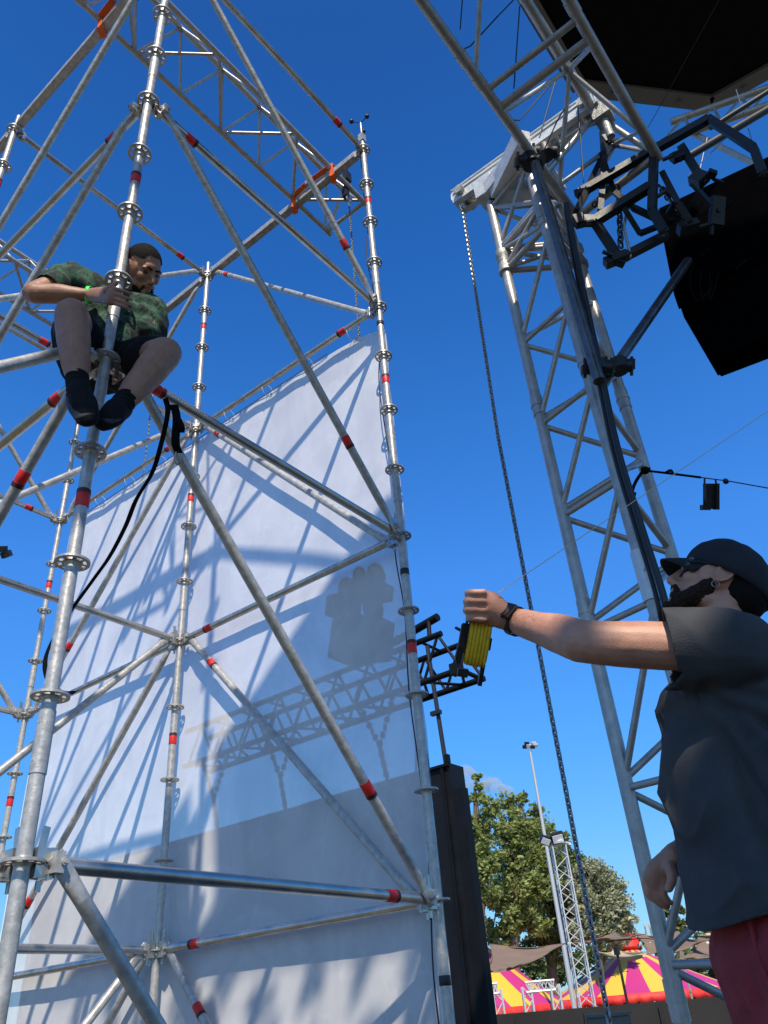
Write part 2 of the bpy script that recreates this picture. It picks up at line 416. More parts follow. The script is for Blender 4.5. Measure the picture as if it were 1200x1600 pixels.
# anemometer
t = thing('anemometer', 'small black cup anemometer on top of the right scaffold standard', 'wind gauge', (S, 0, 6.12))
bm = bmesh.new(); tube(bm, (S, 0, 6.1), (S, 0, 6.42), .010, n=10); box(bm, (S, 0, 6.18), .05, .05, .10); under(obj('mast', bm, GALV), t)
for i in range(3):
    an = i*2.094+.4; d = V((math.cos(an), math.sin(an), 0)); bm = bmesh.new()
    tube(bm, V((S, 0, 6.42)), V((S, 0, 6.42))+d*.07, .004, n=6); ball(bm, V((S, 0, 6.42))+d*.085, .022); under(obj('wind_cup', bm, BLK), t)
# cables down the R standard
for i, (dx, dy, lab) in enumerate(((.02, .045, 'thin black cable running down beside the right standard, inner one'), (.05, .03, 'thin black cable running down behind the right standard, outer one'))):
    pts = [(S+dx, dy, 6.0)] + [(S+dx+.02*math.sin(k*1.7+i), dy+.02*math.sin(k*2.3+i*2)+.012*(k % 2), 6.0-.45*k) for k in range(1, 16)]
    bm = bmesh.new(); path(bm, spline(pts, 5), .004, 6); tag(obj('cable', bm, RUB), lab, 'cable')
for i, k in enumerate((7.65, 3.5, -.65)):
    bm = bmesh.new(); lathe(bm, [(.0255, -.02), (.027, -.018), (.027, .018), (.0255, .02)], 20, Matrix.Translation((S, 0, k*.5)))
    o = spart('black_tape', bm, RUB)

# ------------------------------------------------------------------ banner
bx = 2.155
bm = bmesh.new(); NY, NZ = 150, 150; Y0, Y1, ZT, ZB = .035, 4.07, 3.978, -1.6
g = []
for j in range(NZ+1):
    row = []
    for i in range(NY+1):
        y = Y0+(Y1-Y0)*i/NY; tz = j/NZ
        top = ZT - .11*math.exp(-(y-Y0)/.22) - .010*abs(math.sin((y-.3)*math.pi/.46))
        z = ZB+(top-ZB)*tz
        p = V((y*1.3, z*.9, 0))
        dx = .010*noise.noise(p*.8) + .0012*noise.noise(p*5.1) + .0012*noise.noise(V((y*9, z*.7, 3)))
        dx += .0045*math.exp(-(top-z)/.30)*math.cos(2*math.pi*(y-.3)/.46) + .0025*math.exp(-(y-Y0)/.35)*math.sin(z*9) + .002*math.exp(-(Y1-y)/.4)*math.sin(z*8+1)
        dx += .015*math.exp(-((y-.05)/.1)**2)
        row.append(bm.verts.new((bx+dx, y + .012*noise.noise(V((0, z*2, 7)))*(1 if i in (0, NY) else 1), z)))
    g.append(row)
for j in range(NZ):
    for i in range(NY): bm.faces.new((g[j][i], g[j+1][i], g[j+1][i+1], g[j][i+1]))
ma = bpy.data.materials.new('banner_mesh'); ma.use_nodes = True; n = ma.node_tree; n.nodes.clear()
o_ = n.nodes.new('ShaderNodeOutputMaterial'); df = n.nodes.new('ShaderNodeBsdfDiffuse'); tl = n.nodes.new('ShaderNodeBsdfTranslucent'); tp = n.nodes.new('ShaderNodeBsdfTransparent')
m1 = n.nodes.new('ShaderNodeMixShader'); m1.inputs[0].default_value = .18; m2 = n.nodes.new('ShaderNodeMixShader'); m2.inputs[0].default_value = .24
tc = n.nodes.new('ShaderNodeTexCoord')
def ntex(scale, st=None, det=5, rough=.6):
    t = n.nodes.new('ShaderNodeTexNoise'); t.inputs['Scale'].default_value = scale; t.inputs['Detail'].default_value = det; t.inputs['Roughness'].default_value = rough
    if st:
        mp = n.nodes.new('ShaderNodeMapping'); mp.inputs['Scale'].default_value = st; n.links.new(tc.outputs['Object'], mp.inputs[0]); n.links.new(mp.outputs[0], t.inputs['Vector'])
    else: n.links.new(tc.outputs['Object'], t.inputs['Vector'])
    return t
t1 = ntex(1.6, None, 7, .55); t1.inputs['Distortion'].default_value = 1.5
r1 = n.nodes.new('ShaderNodeValToRGB'); e = r1.color_ramp.elements
e[0].position = .40; e[0].color = (.82, .81, .81, 1); e[1].position = .62; e[1].color = (.94, .93, .92, 1)
n.links.new(t1.outputs[0], r1.inputs[0])
t2_ = ntex(3.0, (1, 1.0, .22), 4, .6)
r2 = n.nodes.new('ShaderNodeValToRGB'); r2.color_ramp.elements[0].position = .38; r2.color_ramp.elements[0].color = (.93, .93, .94, 1); r2.color_ramp.elements[1].position = .58; r2.color_ramp.elements[1].color = (1, 1, 1, 1)
n.links.new(t2_.outputs[0], r2.inputs[0])
vo = n.nodes.new('ShaderNodeTexVoronoi'); vo.feature = 'DISTANCE_TO_EDGE'; vo.inputs['Scale'].default_value = 2.2; vo.inputs['Randomness'].default_value = 1
vm = n.nodes.new('ShaderNodeMapping'); vm.inputs['Scale'].default_value = (1, 1.0, .55); vm.inputs['Rotation'].default_value = (.5, 0, 0); n.links.new(tc.outputs['Object'], vm.inputs[0])
vadd = n.nodes.new('ShaderNodeVectorMath'); vadd.operation = 'ADD'; t9 = ntex(2.5, None, 3); vsc = n.nodes.new('ShaderNodeVectorMath'); vsc.operation = 'SCALE'; vsc.inputs['Scale'].default_value = .8
n.links.new(t9.outputs['Color'], vsc.inputs[0]); n.links.new(vm.outputs[0], vadd.inputs[0]); n.links.new(vsc.outputs[0], vadd.inputs[1]); n.links.new(vadd.outputs[0], vo.inputs['Vector'])
rv = n.nodes.new('ShaderNodeValToRGB'); rv.color_ramp.elements[0].position = .0; rv.color_ramp.elements[0].color = (1, 1, 1, 1); rv.color_ramp.elements[1].position = .05; rv.color_ramp.elements[1].color = (.955, .95, .955, 1)
n.links.new(vo.outputs['Distance'], rv.inputs[0])
mxv = n.nodes.new('ShaderNodeMix'); mxv.data_type = 'RGBA'; mxv.blend_type = 'MULTIPLY'; mxv.inputs[0].default_value = 1; n.links.new(r1.outputs[0], mxv.inputs[6]); n.links.new(rv.outputs[0], mxv.inputs[7])
mx = n.nodes.new('ShaderNodeMix'); mx.data_type = 'RGBA'; mx.blend_type = 'MULTIPLY'; mx.inputs[0].default_value = 1
n.links.new(mxv.outputs[2], mx.inputs[6]); n.links.new(r2.outputs[0], mx.inputs[7])
n.links.new(mx.outputs[2], df.inputs[0]); n.links.new(mx.outputs[2], tl.inputs[0])
n.links.new(df.outputs[0], m1.inputs[1]); n.links.new(tl.outputs[0], m1.inputs[2])
n.links.new(m1.outputs[0], m2.inputs[1]); n.links.new(tp.outputs[0], m2.inputs[2]); n.links.new(m2.outputs[0], o_.inputs[0])
ban = thing('mesh_banner', 'large white translucent mesh banner stretched behind the scaffold', 'banner', (bx, Y0, ZB))
under(obj('banner_sheet', bm, ma), ban)
for i in range(9):
    y = .3+i*.46; bm = bmesh.new()
    path(bm, [V((bx-.04+.055*math.cos(q), y+.004*q, 3.975+.05*math.sin(q))) for q in [k*math.pi/7 for k in range(14)]], .003, 6, closed=True)
    bar(bm, (bx-.045, y, 4.025), (bx-.055, y+.01, 4.06), .004, .005)
    under(obj('cable_tie', bm, WHT), ban)
HEM = mat('banner_hem', (.86, .86, .85), .8)
for (ya, yb, za, zb) in ((Y0+.008, Y0+.055, -1.55, 3.80), (Y1-.055, Y1-.008, -1.55, 3.93)):
    bm = bmesh.new(); pr_ = None
    for k in range(61):
        z = za+(zb-za)*k/60; q_ = (bm.verts.new((bx-.008+.010*noise.noise(V((ya*1.04, z*.72, 0))), ya, z)), bm.verts.new((bx-.008+.010*noise.noise(V((yb*1.04, z*.72, 0))), yb, z)))
        if pr_: bm.faces.new((pr_[0], pr_[1], q_[1], q_[0]))
        pr_ = q_
    under(obj('hem', bm, HEM), ban)
bm = bmesh.new(); tube(bm, (bx-.012, Y0+.55, 3.972), (bx-.012, Y1-.02, 3.972), .004, n=8); under(obj('top_rope', bm, WIRE), ban)
for i in range(9):
    y = .3+i*.46; bm = bmesh.new(); path(bm, [V((bx-.004, y+.011*math.cos(q), 3.945+.011*math.sin(q))) for q in [k*math.pi/6 for k in range(12)]], .003, 6, closed=True); under(obj('eyelet', bm, GALV2), ban)

# ------------------------------------------------------------------ black webbing strap with hook on the front standard
def ribbon(bm, pts, wd, wdir, th=.003):
    pts = spline(pts, 5); L = []; Rr = []
    for i, p in enumerate(pts):
        w_ = wdir(i/len(pts)) if callable(wdir) else wdir
        L.append((p-w_*wd/2, p+w_*wd/2))
    nrm = FW*-1
    f = [(bm.verts.new(a), bm.verts.new(b), bm.verts.new(b+nrm*-th), bm.verts.new(a+nrm*-th)) for a, b in L]
    for a, b in zip(f, f[1:]):
        for k in range(4):
            j = (k+1) % 4; bm.faces.new((a[k], a[j], b[j], b[k]))
    bm.faces.new(f[0]); bm.faces.new(f[-1][::-1])
t = thing('lashing_strap', 'long black webbing strap dangling from the ledger below the seated worker', 'strap', U(265, 650, 3.3))
bm = bmesh.new()
ribbon(bm, [U(258, 622, 3.36), U(262, 645, 3.22), U(250, 700, 3.2), U(237, 740, 3.2), U(213, 780, 3.2), U(196, 822, 3.19), U(172, 868, 3.17), U(146, 905, 3.12), U(112, 952, 3.05), U(86, 992, 3.0), U(71, 1028, 2.95), U(73, 1056, 2.9), U(87, 1077, 2.87), U(100, 1083, 2.86), U(118, 1082, 2.84)],
       .023, lambda s: (RT*(1 if s < .6 else .45) + UP*.35).normalized())
under(obj('webbing', bm, BLKM), t)
bm = bmesh.new(); ribbon(bm, [U(272, 632, 3.3), U(276, 655, 3.2), U(274, 690, 3.19), U(279, 708, 3.2)], .034, RT); ribbon(bm, [U(266, 632, 3.28), U(283, 662, 3.18), U(284, 676, 3.19)], .022, RT)
under(obj('webbing_tail', bm, BLKM), t)
bm = bmesh.new(); path(bm, spline([U(275, 706, 3.19), U(273, 718, 3.18), U(277, 726, 3.18), U(282, 719, 3.18), U(279, 708, 3.19)], 4), .0035, 7)
under(obj('hook', bm, CHN), t)
# ------------------------------------------------------------------ stage truss tower
def azp(az, D, z): return CC + V((D*math.cos(R_(az)), D*math.sin(R_(az)), z))
TT = thing('truss_tower', 'tall silver three chord truss tower behind the man in the cap', 'truss tower', azp(17, 2.87, -.9))
CH = {'A': (21.35, 2.87), 'B': (16.4, 2.68), 'C': (14.15, 3.0)}
def tp(c, z): return azp(*CH[c], z)
for c in 'ABC':
    bm = bmesh.new(); tube(bm, tp(c, -.9), tp(c, 3.78), .025, n=20)
    for z in (.0, 1.26, 2.3, 3.28):
        tube(bm, tp(c, z-.055), tp(c, z+.055), .0285, n=20); tube(bm, tp(c, z-.006), tp(c, z+.006), .031, n=20)
    under(obj('chord', bm, ALU), TT)
ZN = [-.42, .10, .62, 1.20, 1.716, 2.206, 2.708]
def lac(p, q, r=.0125, name='lacing', ma=ALU):
    bm = bmesh.new(); tube(bm, p, q, r, n=12); under(obj(name, bm, ma), TT)
for i, z in enumerate(ZN):
    zn = ZN[i+1] if i+1 < len(ZN) else 3.2
    lac(tp('A', z-.01), tp('B', z-.03)); lac(tp('A', z+.02), tp('B', zn-.05))
    h = (zn-z)/2
    lac(tp('A', z+.02), tp('C', z+h)); lac(tp('A', z-.02), tp('C', z-h+.02))
    lac(tp('B', z+.01), tp('C', z+h-.02)); lac(tp('B', z-.04), tp('C', z-h+.04), .014)
for z0, z1 in ((3.22, 3.38), (3.40, 3.74)):
    for a, b in ('AB', 'BC', 'CA'):
        lac(tp(a, z0), tp(b, z0), .016); lac(tp(a, z0+.02), tp(b, z1)); lac(tp(a, z1), tp(b, z0+.02)); lac(tp(a, z1), tp(b, z1), .016)
for c in ():
    bm = bmesh.new(); p = tp(c, 3.25); box(bm, p, .07, .07, .05); box(bm, p+V((0, 0, .12)), .065, .065, .05); tube(bm, p+V((-.05, 0, .0)), p+V((.05, 0, .0)), .012); under(obj('coupler', bm, CAST), TT)
for c in 'AC':
    p = tp(c, 3.25); bm = bmesh.new(); lathe(bm, [(.026, -.05), (.038, -.045), (.038, -.012), (.031, 0), (.031, .06), (.038, .07), (.038, .11), (.026, .115)], 20, Matrix.Translation(p)); under(obj('coupler', bm, CAST), TT)
p = tp('B', 1.27); bm = bmesh.new(); tube(bm, p-V((0, 0, .10)), p+V((0, 0, .10)), .0315, n=20); tube(bm, p-FW*.04+V((0, 0, .03)), p+FW*.04+V((0, 0, .03)), .013, n=12); under(obj('coupler', bm, ALUW), TT)
# head beam of the tower
t = thing('head_beam', 'white steel lifting beam across the top of the truss tower', 'beam', H(712, 318, 2.95))
A = H(714, 318, 2.95); B = H(940, 176, 2.70); B.z = A.z; d = (B-A).normalized(); s = V((-d.y, d.x, 0)); z = V((0, 0, 1))
bm = bmesh.new(); c = (A+B)/2; L = (B-A).length
for e in (-1, 1):
    box(bm, c+s*(.050*e), L, .006, .10, d, s, z); box(bm, c+s*(.035*e)+z*.052, L*.99, .05, .006, d, s, z); box(bm, c+s*(.037*e)-z*.052, L*.98, .034, .006, d, s, z); box(bm, c+s*(.056*e)+z*.02, L*.97, .008, .012, d, s, z)
for k in range(6): box(bm, A+d*(L*(k+.3)/6), .008, .09, .09, d, s, z)
box(bm, A-d*.002, .006, .11, .05, d, s, z); box(bm, B+d*.004, .008, .12, .12, d, s, z)
under(obj('channel', bm, ALUW, smooth=False), t)
bm = bmesh.new(); tube(bm, A+d*.06-s*.08, A+d*.06+s*.08, .03, n=16); tube(bm, B-d*.06-s*.08, B-d*.06+s*.08, .03, n=16); under(obj('sheave', bm, CAST), t)
p0 = tp('A', 3.80); p1 = tp('C', 3.80); e = (tp('B', 3.8)-p0).normalized()
bm = bmesh.new()
for a, b in (('A', 'B'), ('B', 'C'), ('C', 'A')):
    bar(bm, tp(a, 3.86), tp(b, 3.86), .10, .09)
q = tp('A', 3.86); box(bm, q+V((.0, .0, .03)), .11, .11, .14)
bar(bm, H(776, 300, 2.84), H(818, 215, 2.55)+V((0, 0, .0)), .08, .11)
under(obj('sleeve_block', bm, ALUW, smooth=False), t)
bm = bmesh.new(); box(bm, B+d*.0-z*.10, .09, .08, .10, d, s, z); tube(bm, B-z*.16, B-z*.30, .02); under(obj('hoist_bracket', bm, CAST, smooth=False), t)
# the long load chain
CX = azp(25.35, 2.88, 0)
top = A+d*.03; top.z -= .07
chain([top, azp(25.36, 2.89, 2.2), azp(25.38, 2.89, .6), azp(25.45, 2.88, -.1), azp(25.8, 2.86, -.9)], .0078, .0205, 'load_chain', 'long steel load chain hanging from the white head beam past the outstretched arm', CHN, wfac=2.0)

# horizontal truss running to the tower head
t = thing('top_truss', 'silver truss overhead running down to the clamps at the tower head, upper right', 'truss', rel(2.9, .4, 3.55))
HC = {'p': (.675, 3.55), 'q': (.375, 3.93), 'r': (.20, 3.55)}
def hp(c, x): return rel(x, *HC[c])
for c, x1 in (('p', 2.93), ('q', 2.72), ('r', 2.86)):
    bm = bmesh.new(); tube(bm, hp(c, -.6), hp(c, x1), .025, n=18)
    for x in (1.93, 1.80): tube(bm, hp(c, x-.03), hp(c, x+.03), .0285, n=18)
    under(obj('chord', bm, ALU), t)
def hl(a, xa, b, xb, r=.0125):
    bm = bmesh.new(); tube(bm, hp(a, xa), hp(b, xb), r, n=12); under(obj('lacing', bm, ALU), t)
hl('p', 2.10, 'r', 2.10, .02); hl('p', 1.99, 'r', 1.99, .016); hl('p', 2.90, 'r', 2.84, .022); hl('p', .9, 'r', .9, .02)
for x in (.1, .72, 1.34, 2.13, 2.66):
    hl('p', x, 'q', x+.26); hl('q', x+.27, 'p', min(x+.56, 2.88)); hl('r', x, 'q', x+.26); hl('q', x+.27, 'r', min(x+.56, 2.82))
hl('q', 2.70, 'p', 2.55, .016); hl('q', 2.70, 'r', 2.84, .016)
# clamps, vertical tube
def clamp(p, label, s=1., grp='black pipe clamps on the trusses'):
    bm = bmesh.new()
    tube(bm, p-V((0, 0, .03*s)), p+V((0, 0, .03*s)), .043*s, n=14); tube(bm, p-RT*.055*s, p+RT*.055*s, .03*s, n=14)
    box(bm, p+RT*.05*s+V((0, 0, .01)), .05*s, .03*s, .05*s, RT, FW, UP); box(bm, p-RT*.06*s-V((0, 0, .01)), .035*s, .03*s, .04*s, RT, FW, UP)
    for e in (-1, 1): tube(bm, p+RT*.06*e*s-UP*.045*s, p+RT*.06*e*s+UP*.045*s, .008*s, n=8)
    tag(obj('pipe_clamp', bm, BLK), label, 'clamp', grp)
bm = bmesh.new(); v0 = H(831, 240, 2.50); v1 = H(940, 588, 2.50); v1.x, v1.y = v0.x, v0.y
tube(bm, v0+V((0, 0, .03)), v1-V((0, 0, .02)), .0245, n=20)
SHD = mat('dark_tube', (.11, .11, .115), .3, .75, (.18, .18, .185), 20)
tag(obj('clamped_pipe', bm, SHD), 'dark vertical pipe clamped between the overhead truss and the tower', 'pipe')
clamp(H(828, 252, 2.50), 'black pipe clamp at the upper end of the dark vertical pipe')
clamp(H(852, 238, 2.60), 'black pipe clamp on the overhead truss chord beside the white head beam')
clamp(H(935, 575, 2.55), 'black pipe clamp at the lower end of the dark vertical pipe', .9)
clamp(H(967, 572, 2.72), 'black pipe clamp where the slanting pipe meets the rear chord', .9)
bm = bmesh.new(); tube(bm, H(936, 610, 2.72), H(1075, 408, 3.25), .024, n=16)
tag(obj('slanting_pipe', bm, SHD), 'slanting dark pipe running from the tower up behind the speakers', 'pipe')

# ------------------------------------------------------------------ roofs
def slab(name, poly, z0, z1, ma, label, cat, tr=None):
    """poly in metres from the camera's place"""
    t = thing(name, label, cat, rel(poly[0][0], poly[0][1], z0))
    bm = bmesh.new(); P = [(CC.x+p[0], CC.y+p[1]) for p in poly]
    bmv = [bm.verts.new((x, y, CC.z+z0)) for x, y in P]; f = bm.faces.new(bmv)
    r = bmesh.ops.extrude_face_region(bm, geom=[f]); 
    for v_ in [g_ for g_ in r['geom'] if isinstance(g_, bmesh.types.BMVert)]: v_.co.z = CC.z+z1
    bmesh.ops.triangulate(bm, faces=bm.faces[:])
    under(obj('canopy', bm, ma, smooth=False), t)
    if tr:
        bm = bmesh.new(); n = len(P)
        for i in tr:
            a = V((*P[i], CC.z+z0-.02)); b = V((*P[(i+1) % n], CC.z+z0-.02)); bar(bm, a, b, .16, .05)
            k = int((b-a).length/.55)
            for j in range(k):
                p = a+(b-a)*(j+.5)/k; tube(bm, p-V((0, 0, .06)), p, .02, n=8)
        under(obj('edge_rail', bm, RAILM), t)
    return t
RAILM = mat('canopy_rail', (.16, .16, .16), .5, .3)
slab('stage_roof', [(2.0, .72), (5.09, .76), (6.19, -.24), (6.26, -.90), (6.4, -6.5), (2.0, -6.5)], 8.0, 8.3, BLKM, 'black stage roof canopy with a pale edge rail overhead at the upper right', 'roof', (0, 1, 2, 3))
# tube truss under the roof edge
t = thing('roof_edge_truss', 'slim silver truss running under the front edge of the black roof', 'truss', H(1105, 190, 4.6))
a = H(1035, 222, 4.2); b = H(1240, 96, 4.6); b.z = a.z
for off in (V((0, 0, 0)), V((.12, -.1, .3))):
    bm = bmesh.new(); tube(bm, a+off, b+off, .028, n=14); under(obj('chord', bm, ALU), t)
bm = bmesh.new()
for k in range(5): tube(bm, a+(b-a)*(k/5), a+(b-a)*((k+.5)/5)+V((.12, -.1, .3)), .012, n=8); tube(bm, a+(b-a)*((k+.5)/5)+V((.12, -.1, .3)), a+(b-a)*((k+1)/5), .012, n=8)
under(obj('lacing', bm, ALU), t)
bm = bmesh.new(); tube(bm, H(1075, 205, 4.3), H(1190, 262, 4.4), .022, n=12); under(obj('chord', bm, ALU), t)

# ------------------------------------------------------------------ black rigging frame
t = thing('rigging_cradle', 'black steel rigging frame of bent bars holding up the speakers', 'rigging frame', H(1020, 300, 2.85))
def rb(pts, r, nm='frame_bar', ma=BLK, sq=True):
    bm = bmesh.new()
    for (a, b) in zip(pts, pts[1:]):
        if sq: bar(bm, H(*a), H(*b), r*2, r*2)
        else: tube(bm, H(*a), H(*b), r, n=12)
        ball(bm, H(*b), r*1.15, n=1)
    under(obj(nm, bm, ma, smooth=not sq), t)
rb([(900, 305, 2.78), (1022, 234, 2.85), (1107, 186, 3.0), (1178, 232, 3.0), (1192, 272, 3.0)], 0.0194)
rb([(1022, 234, 2.85), (1019, 328, 2.85), (1038, 362, 2.88)], 0.0194)
rb([(895, 345, 2.75), (930, 345, 2.78), (1015, 292, 2.85)], 0.0216)
rb([(925, 340, 2.78), (968, 405, 2.85), (1040, 368, 2.95)], 0.0187)
rb([(940, 240, 2.85), (960, 300, 2.85), (990, 325, 2.85), (1022, 340, 2.9)], 0.0130)
rb([(942, 205, 2.9), (945, 245, 2.85), (938, 330, 2.8)], 0.0144)
rb([(1035, 270, 2.9), (1060, 318, 2.9), (1078, 345, 2.95)], 0.0144)
rb([(900, 330, 2.7), (945, 235, 2.95)], 0.0130)
rb([(1075, 245, 3.2), (1205, 168, 3.5)], 0.0216, 'frame_tube', BLK, False)
rb([(1065, 230, 3.0), (1093, 275, 3.0)], 0.0202)
rb([(1110, 200, 3.3), (1205, 140, 3.5)], 0.0144, 'frame_tube', BLK, False)
rb([(975, 325, 2.8), (1000, 365, 2.9), (1050, 345, 3.0)], 0.0115)
rb([(985, 300, 2.85), (975, 355, 2.85), (985, 400, 2.85)], 0.0072, 'frame_tube', ALU, False)
rb([(945, 412, 2.82), (980, 398, 2.85)], 0.0216)
for u, v, D, sx, sy, sz in ((1092, 280, 3.0, .10, .08, .10), (1112, 272, 3.02, .06, .05, .05), (1058, 245, 2.95, .09, .05, .07), (1095, 315, 3.0, .13, .09, .10), (965, 408, 2.84, .10, .05, .05), (1055, 330, 2.95, .10, .07, .07), (1075, 355, 3.0, .14, .08, .06), (1045, 300, 2.9, .05, .04, .06), (905, 345, 2.72, .07, .06, .09), (948, 218, 2.88, .05, .05, .08), (1120, 330, 3.1, .2, .1, .05)):
    bm = bmesh.new(); p = H(u, v, D); Q = RT*math.cos(u)+UP*math.sin(u*.1)*.4; Q.normalize()
    sx *= .7; sy *= .7; sz *= .7; x, y = frame(Q, V((0, 0, 1))); box(bm, p, sx, sy, sz, Q, x, y); tube(bm, p-y*sz*.7, p+y*sz*.7, .012, n=8); tube(bm, p+Q*sx*.5+x*.02, p+Q*(sx*.5+.05)+x*.02, .010, n=8)
    under(obj('clamp_block', bm, BLK, smooth=False), t)
chain([H(965, 290, 2.86), H(968, 330, 2.85), H(970, 392, 2.85)], .011, .034, 'rigging_chain', 'short heavy black chain hanging inside the black rigging frame', CHD, wfac=2.4)
chain([H(935, 250, 2.9), H(952, 290, 2.9), H(925, 325, 2.85)], .009, .028, 'rigging_chain', 'dark chain looped at the upper left corner of the rigging frame', CHD, wfac=2.4)
chain([H(1030, 290, 2.9), H(1045, 310, 2.9), H(1062, 335, 2.95)], .010, .03, 'rigging_chain', 'dark chain slanting down to the top of the speakers', CHD, wfac=2.4)
# speakers
t = thing('speaker_array', 'large black hanging loudspeaker stack at the upper right edge', 'speakers', H(1125, 592, 3.2))
bk = V((math.cos(R_(9)), math.sin(R_(9)), 0)); ev = V((bk.y, -bk.x, 0))
def cab(pt, pb, wd, dp, top_in=0.):
    bm = bmesh.new(); vs = []
    for p in (pb, pt):
        for a, b in ((0, 0), (wd, 0), (wd, dp), (0, dp)): vs.append(bm.verts.new(p+ev*a+bk*b))
    for f in ((0, 1, 2, 3), (7, 6, 5, 4), (0, 4, 5, 1), (1, 5, 6, 2), (2, 6, 7, 3), (3, 7, 4, 0)): bm.faces.new([vs[i] for i in f])
    bmesh.ops.bevel(bm, geom=bm.edges[:], offset=.012, segments=2, affect='EDGES')
    under(obj('cabinet', bm, BLKM2, angle=30), t)
BLKM2 = mat('speaker_coating', (.0018, .0019, .0024), 1.0, 0, (.0026, .0027, .0032), 30, .3, 220, spec=0.)
cab(H(1035, 352, 3.5), H(1062, 488, 3.52), 1.2, -.14); cab(H(1068, 496, 3.53), H(1124, 592, 3.62), 1.2, -.16)
GRY = mat('grey_label', (.016, .016, .018), .6)
for u, v in ((1095, 400), (1130, 330), (1150, 420), (1180, 345), (1098, 465)):
    bm = bmesh.new(); p = H(u, v, 3.33); tube(bm, p, p+ev*.05+UP*.02, .006, n=8); under(obj('connector', bm, BLKM), t)
for i in range(3):
    c0 = [(1085+i*12, 410+i*8), (1078+i*16, 440), (1090+i*10, 470), (1105+i*9, 455-i*14)][:4]
    bm = bmesh.new(); path(bm, spline([H(u, v, 3.33-.008*i) for u, v in c0], 5), .003, 6); tag(obj('signal_cable', bm, BLKM), ('black signal cable looping on the speaker face, left one', 'black signal cable looping on the speaker face, middle one', 'black signal cable looping on the speaker face, right one')[i], 'cable')
# power cables down the tower
for i, (off, lab) in enumerate(((0, 'thick black power cable running down the truss tower, right one'), (-9, 'thick black power cable running down the truss tower, left one'), (5, 'black power cable lying behind the other two on the truss tower'))):
    pts = [(886, 318), (890, 345), (904, 420), (934, 560), (964, 700), (1000, 820), (1033, 925), (1052, 1010)]
    p3 = [H(u+off*(.3+k*.12), v, 2.52+.02*i) for k, (u, v) in enumerate(pts)]
    bm = bmesh.new(); path(bm, spline(p3, 6), .0085 if i < 2 else .006, 8); tag(obj('power_cable', bm, RUB), lab, 'cable', 'power cables on the truss tower')
# thin black ropes at the overhead truss
for pts, lab in (([(724, -20, 1.8), (719, 45, 1.85)], 'thin black rope at the far upper left of the overhead truss'), ([(812, -10, 1.8), (778, 25, 1.9), (735, 72, 1.95), (722, 78, 1.92)], 'thin black rope tied round the left chord of the overhead truss'), ([(812, 10, 2.0), (803, 138, 2.1)], 'thin black rope hanging inside the overhead truss'),
                 ([(873, 118, 2.4), (845, 150, 2.4), (812, 188, 2.35), (800, 188, 2.3)], 'thin black rope slanting across the overhead truss to its left chord'), ([(893, 150, 2.55), (870, 190, 2.5), (850, 235, 2.55)], 'thin black rope slanting behind the pipe clamps'), ([(903, 168, 2.6), (908, 230, 2.6), (912, 285, 2.6)], 'thin black rope hanging right of the clamps'), ([(870, 120, 2.5), (843, 215, 2.55)], 'thin black rope steep beside the clamps')):
    bm = bmesh.new(); path(bm, [H(*p) for p in pts], .0035, 6); tag(obj('rope', bm, RUB), lab, 'rope', 'thin black ropes at the overhead truss')
for pts, lab, ma, r in (([(1135, -20, 2.6), (1015, 195, 3.1), (990, 235, 3.2)], 'thin wire rope hanging from the roof across the black canopy', RUB, .0018), ([(1150, 140, 3.4), (1190, 268, 3.5)], 'thin wire rope right of the bent frame bar', WIRE, .003), ([(1105, 215, 3.6), (1088, 290, 3.4)], 'thin wire rope inside the bent frame bar', WIRE, .003), ([(1130, 220, 3.4), (1075, 275, 3.3)], 'thin slanting wire behind the bent frame bar', WIRE, .0025)):
    bm = bmesh.new(); path(bm, [H(*p) for p in pts], r, 6); tag(obj('wire_rope', bm, ma), lab, 'wire')
# guy wire with strap and tensioner
bm = bmesh.new(); path(bm, spline([H(992, 770, 2.9), H(985, 795, 2.9), H(990, 760, 2.95), H(1006, 735, 2.9), H(1016, 733, 2.9)], 4), .007, 6); path(bm, [H(1006, 735, 2.9), H(1040, 739, 2.85), H(1095, 746, 2.85)], .005, 6); ball(bm, H(1008, 735, 2.9), .02, n=1)
path(bm, spline([H(1040, 739, 2.85), H(1048, 735, 2.85), H(1052, 741, 2.85)], 3), .006, 6)
tag(obj('tie_strap', bm, BLKM), 'black strap tied round the tower chord and pulled tight to the right', 'strap')
bm = bmesh.new(); path(bm, [H(1095, 746, 2.85), H(1140, 752, 2.85), H(1230, 768, 2.85)], .0022, 6); ball(bm, H(1134, 752, 2.85), (.018, .012, .012), n=1)
tag(obj('guy_wire', bm, RUB), 'thin dark guy wire leaving the frame right of the hanging tensioner', 'wire')
t = thing('tensioner', 'small black tensioner block hanging from the guy wire', 'tensioner', H(1110, 775, 2.85))
bm = bmesh.new(); box(bm, H(1110, 776, 2.85), .045, .03, .095, RT, FW, UP); box(bm, H(1119, 776, 2.85), .012, .035, .10, RT, FW, UP); box(bm, H(1102, 793, 2.85), .03, .03, .02, RT, FW, UP); box(bm, H(1110, 758, 2.85), .05, .02, .012, RT, FW, UP)
under(obj('block', bm, BLK, smooth=False), t)
bm = bmesh.new(); path(bm, [H(1101, 748, 2.85), H(1100, 790, 2.85)], .004, 6); path(bm, [H(1118, 750, 2.85), H(1121, 765, 2.85)], .004, 6); under(obj('hanger', bm, BLK), t)
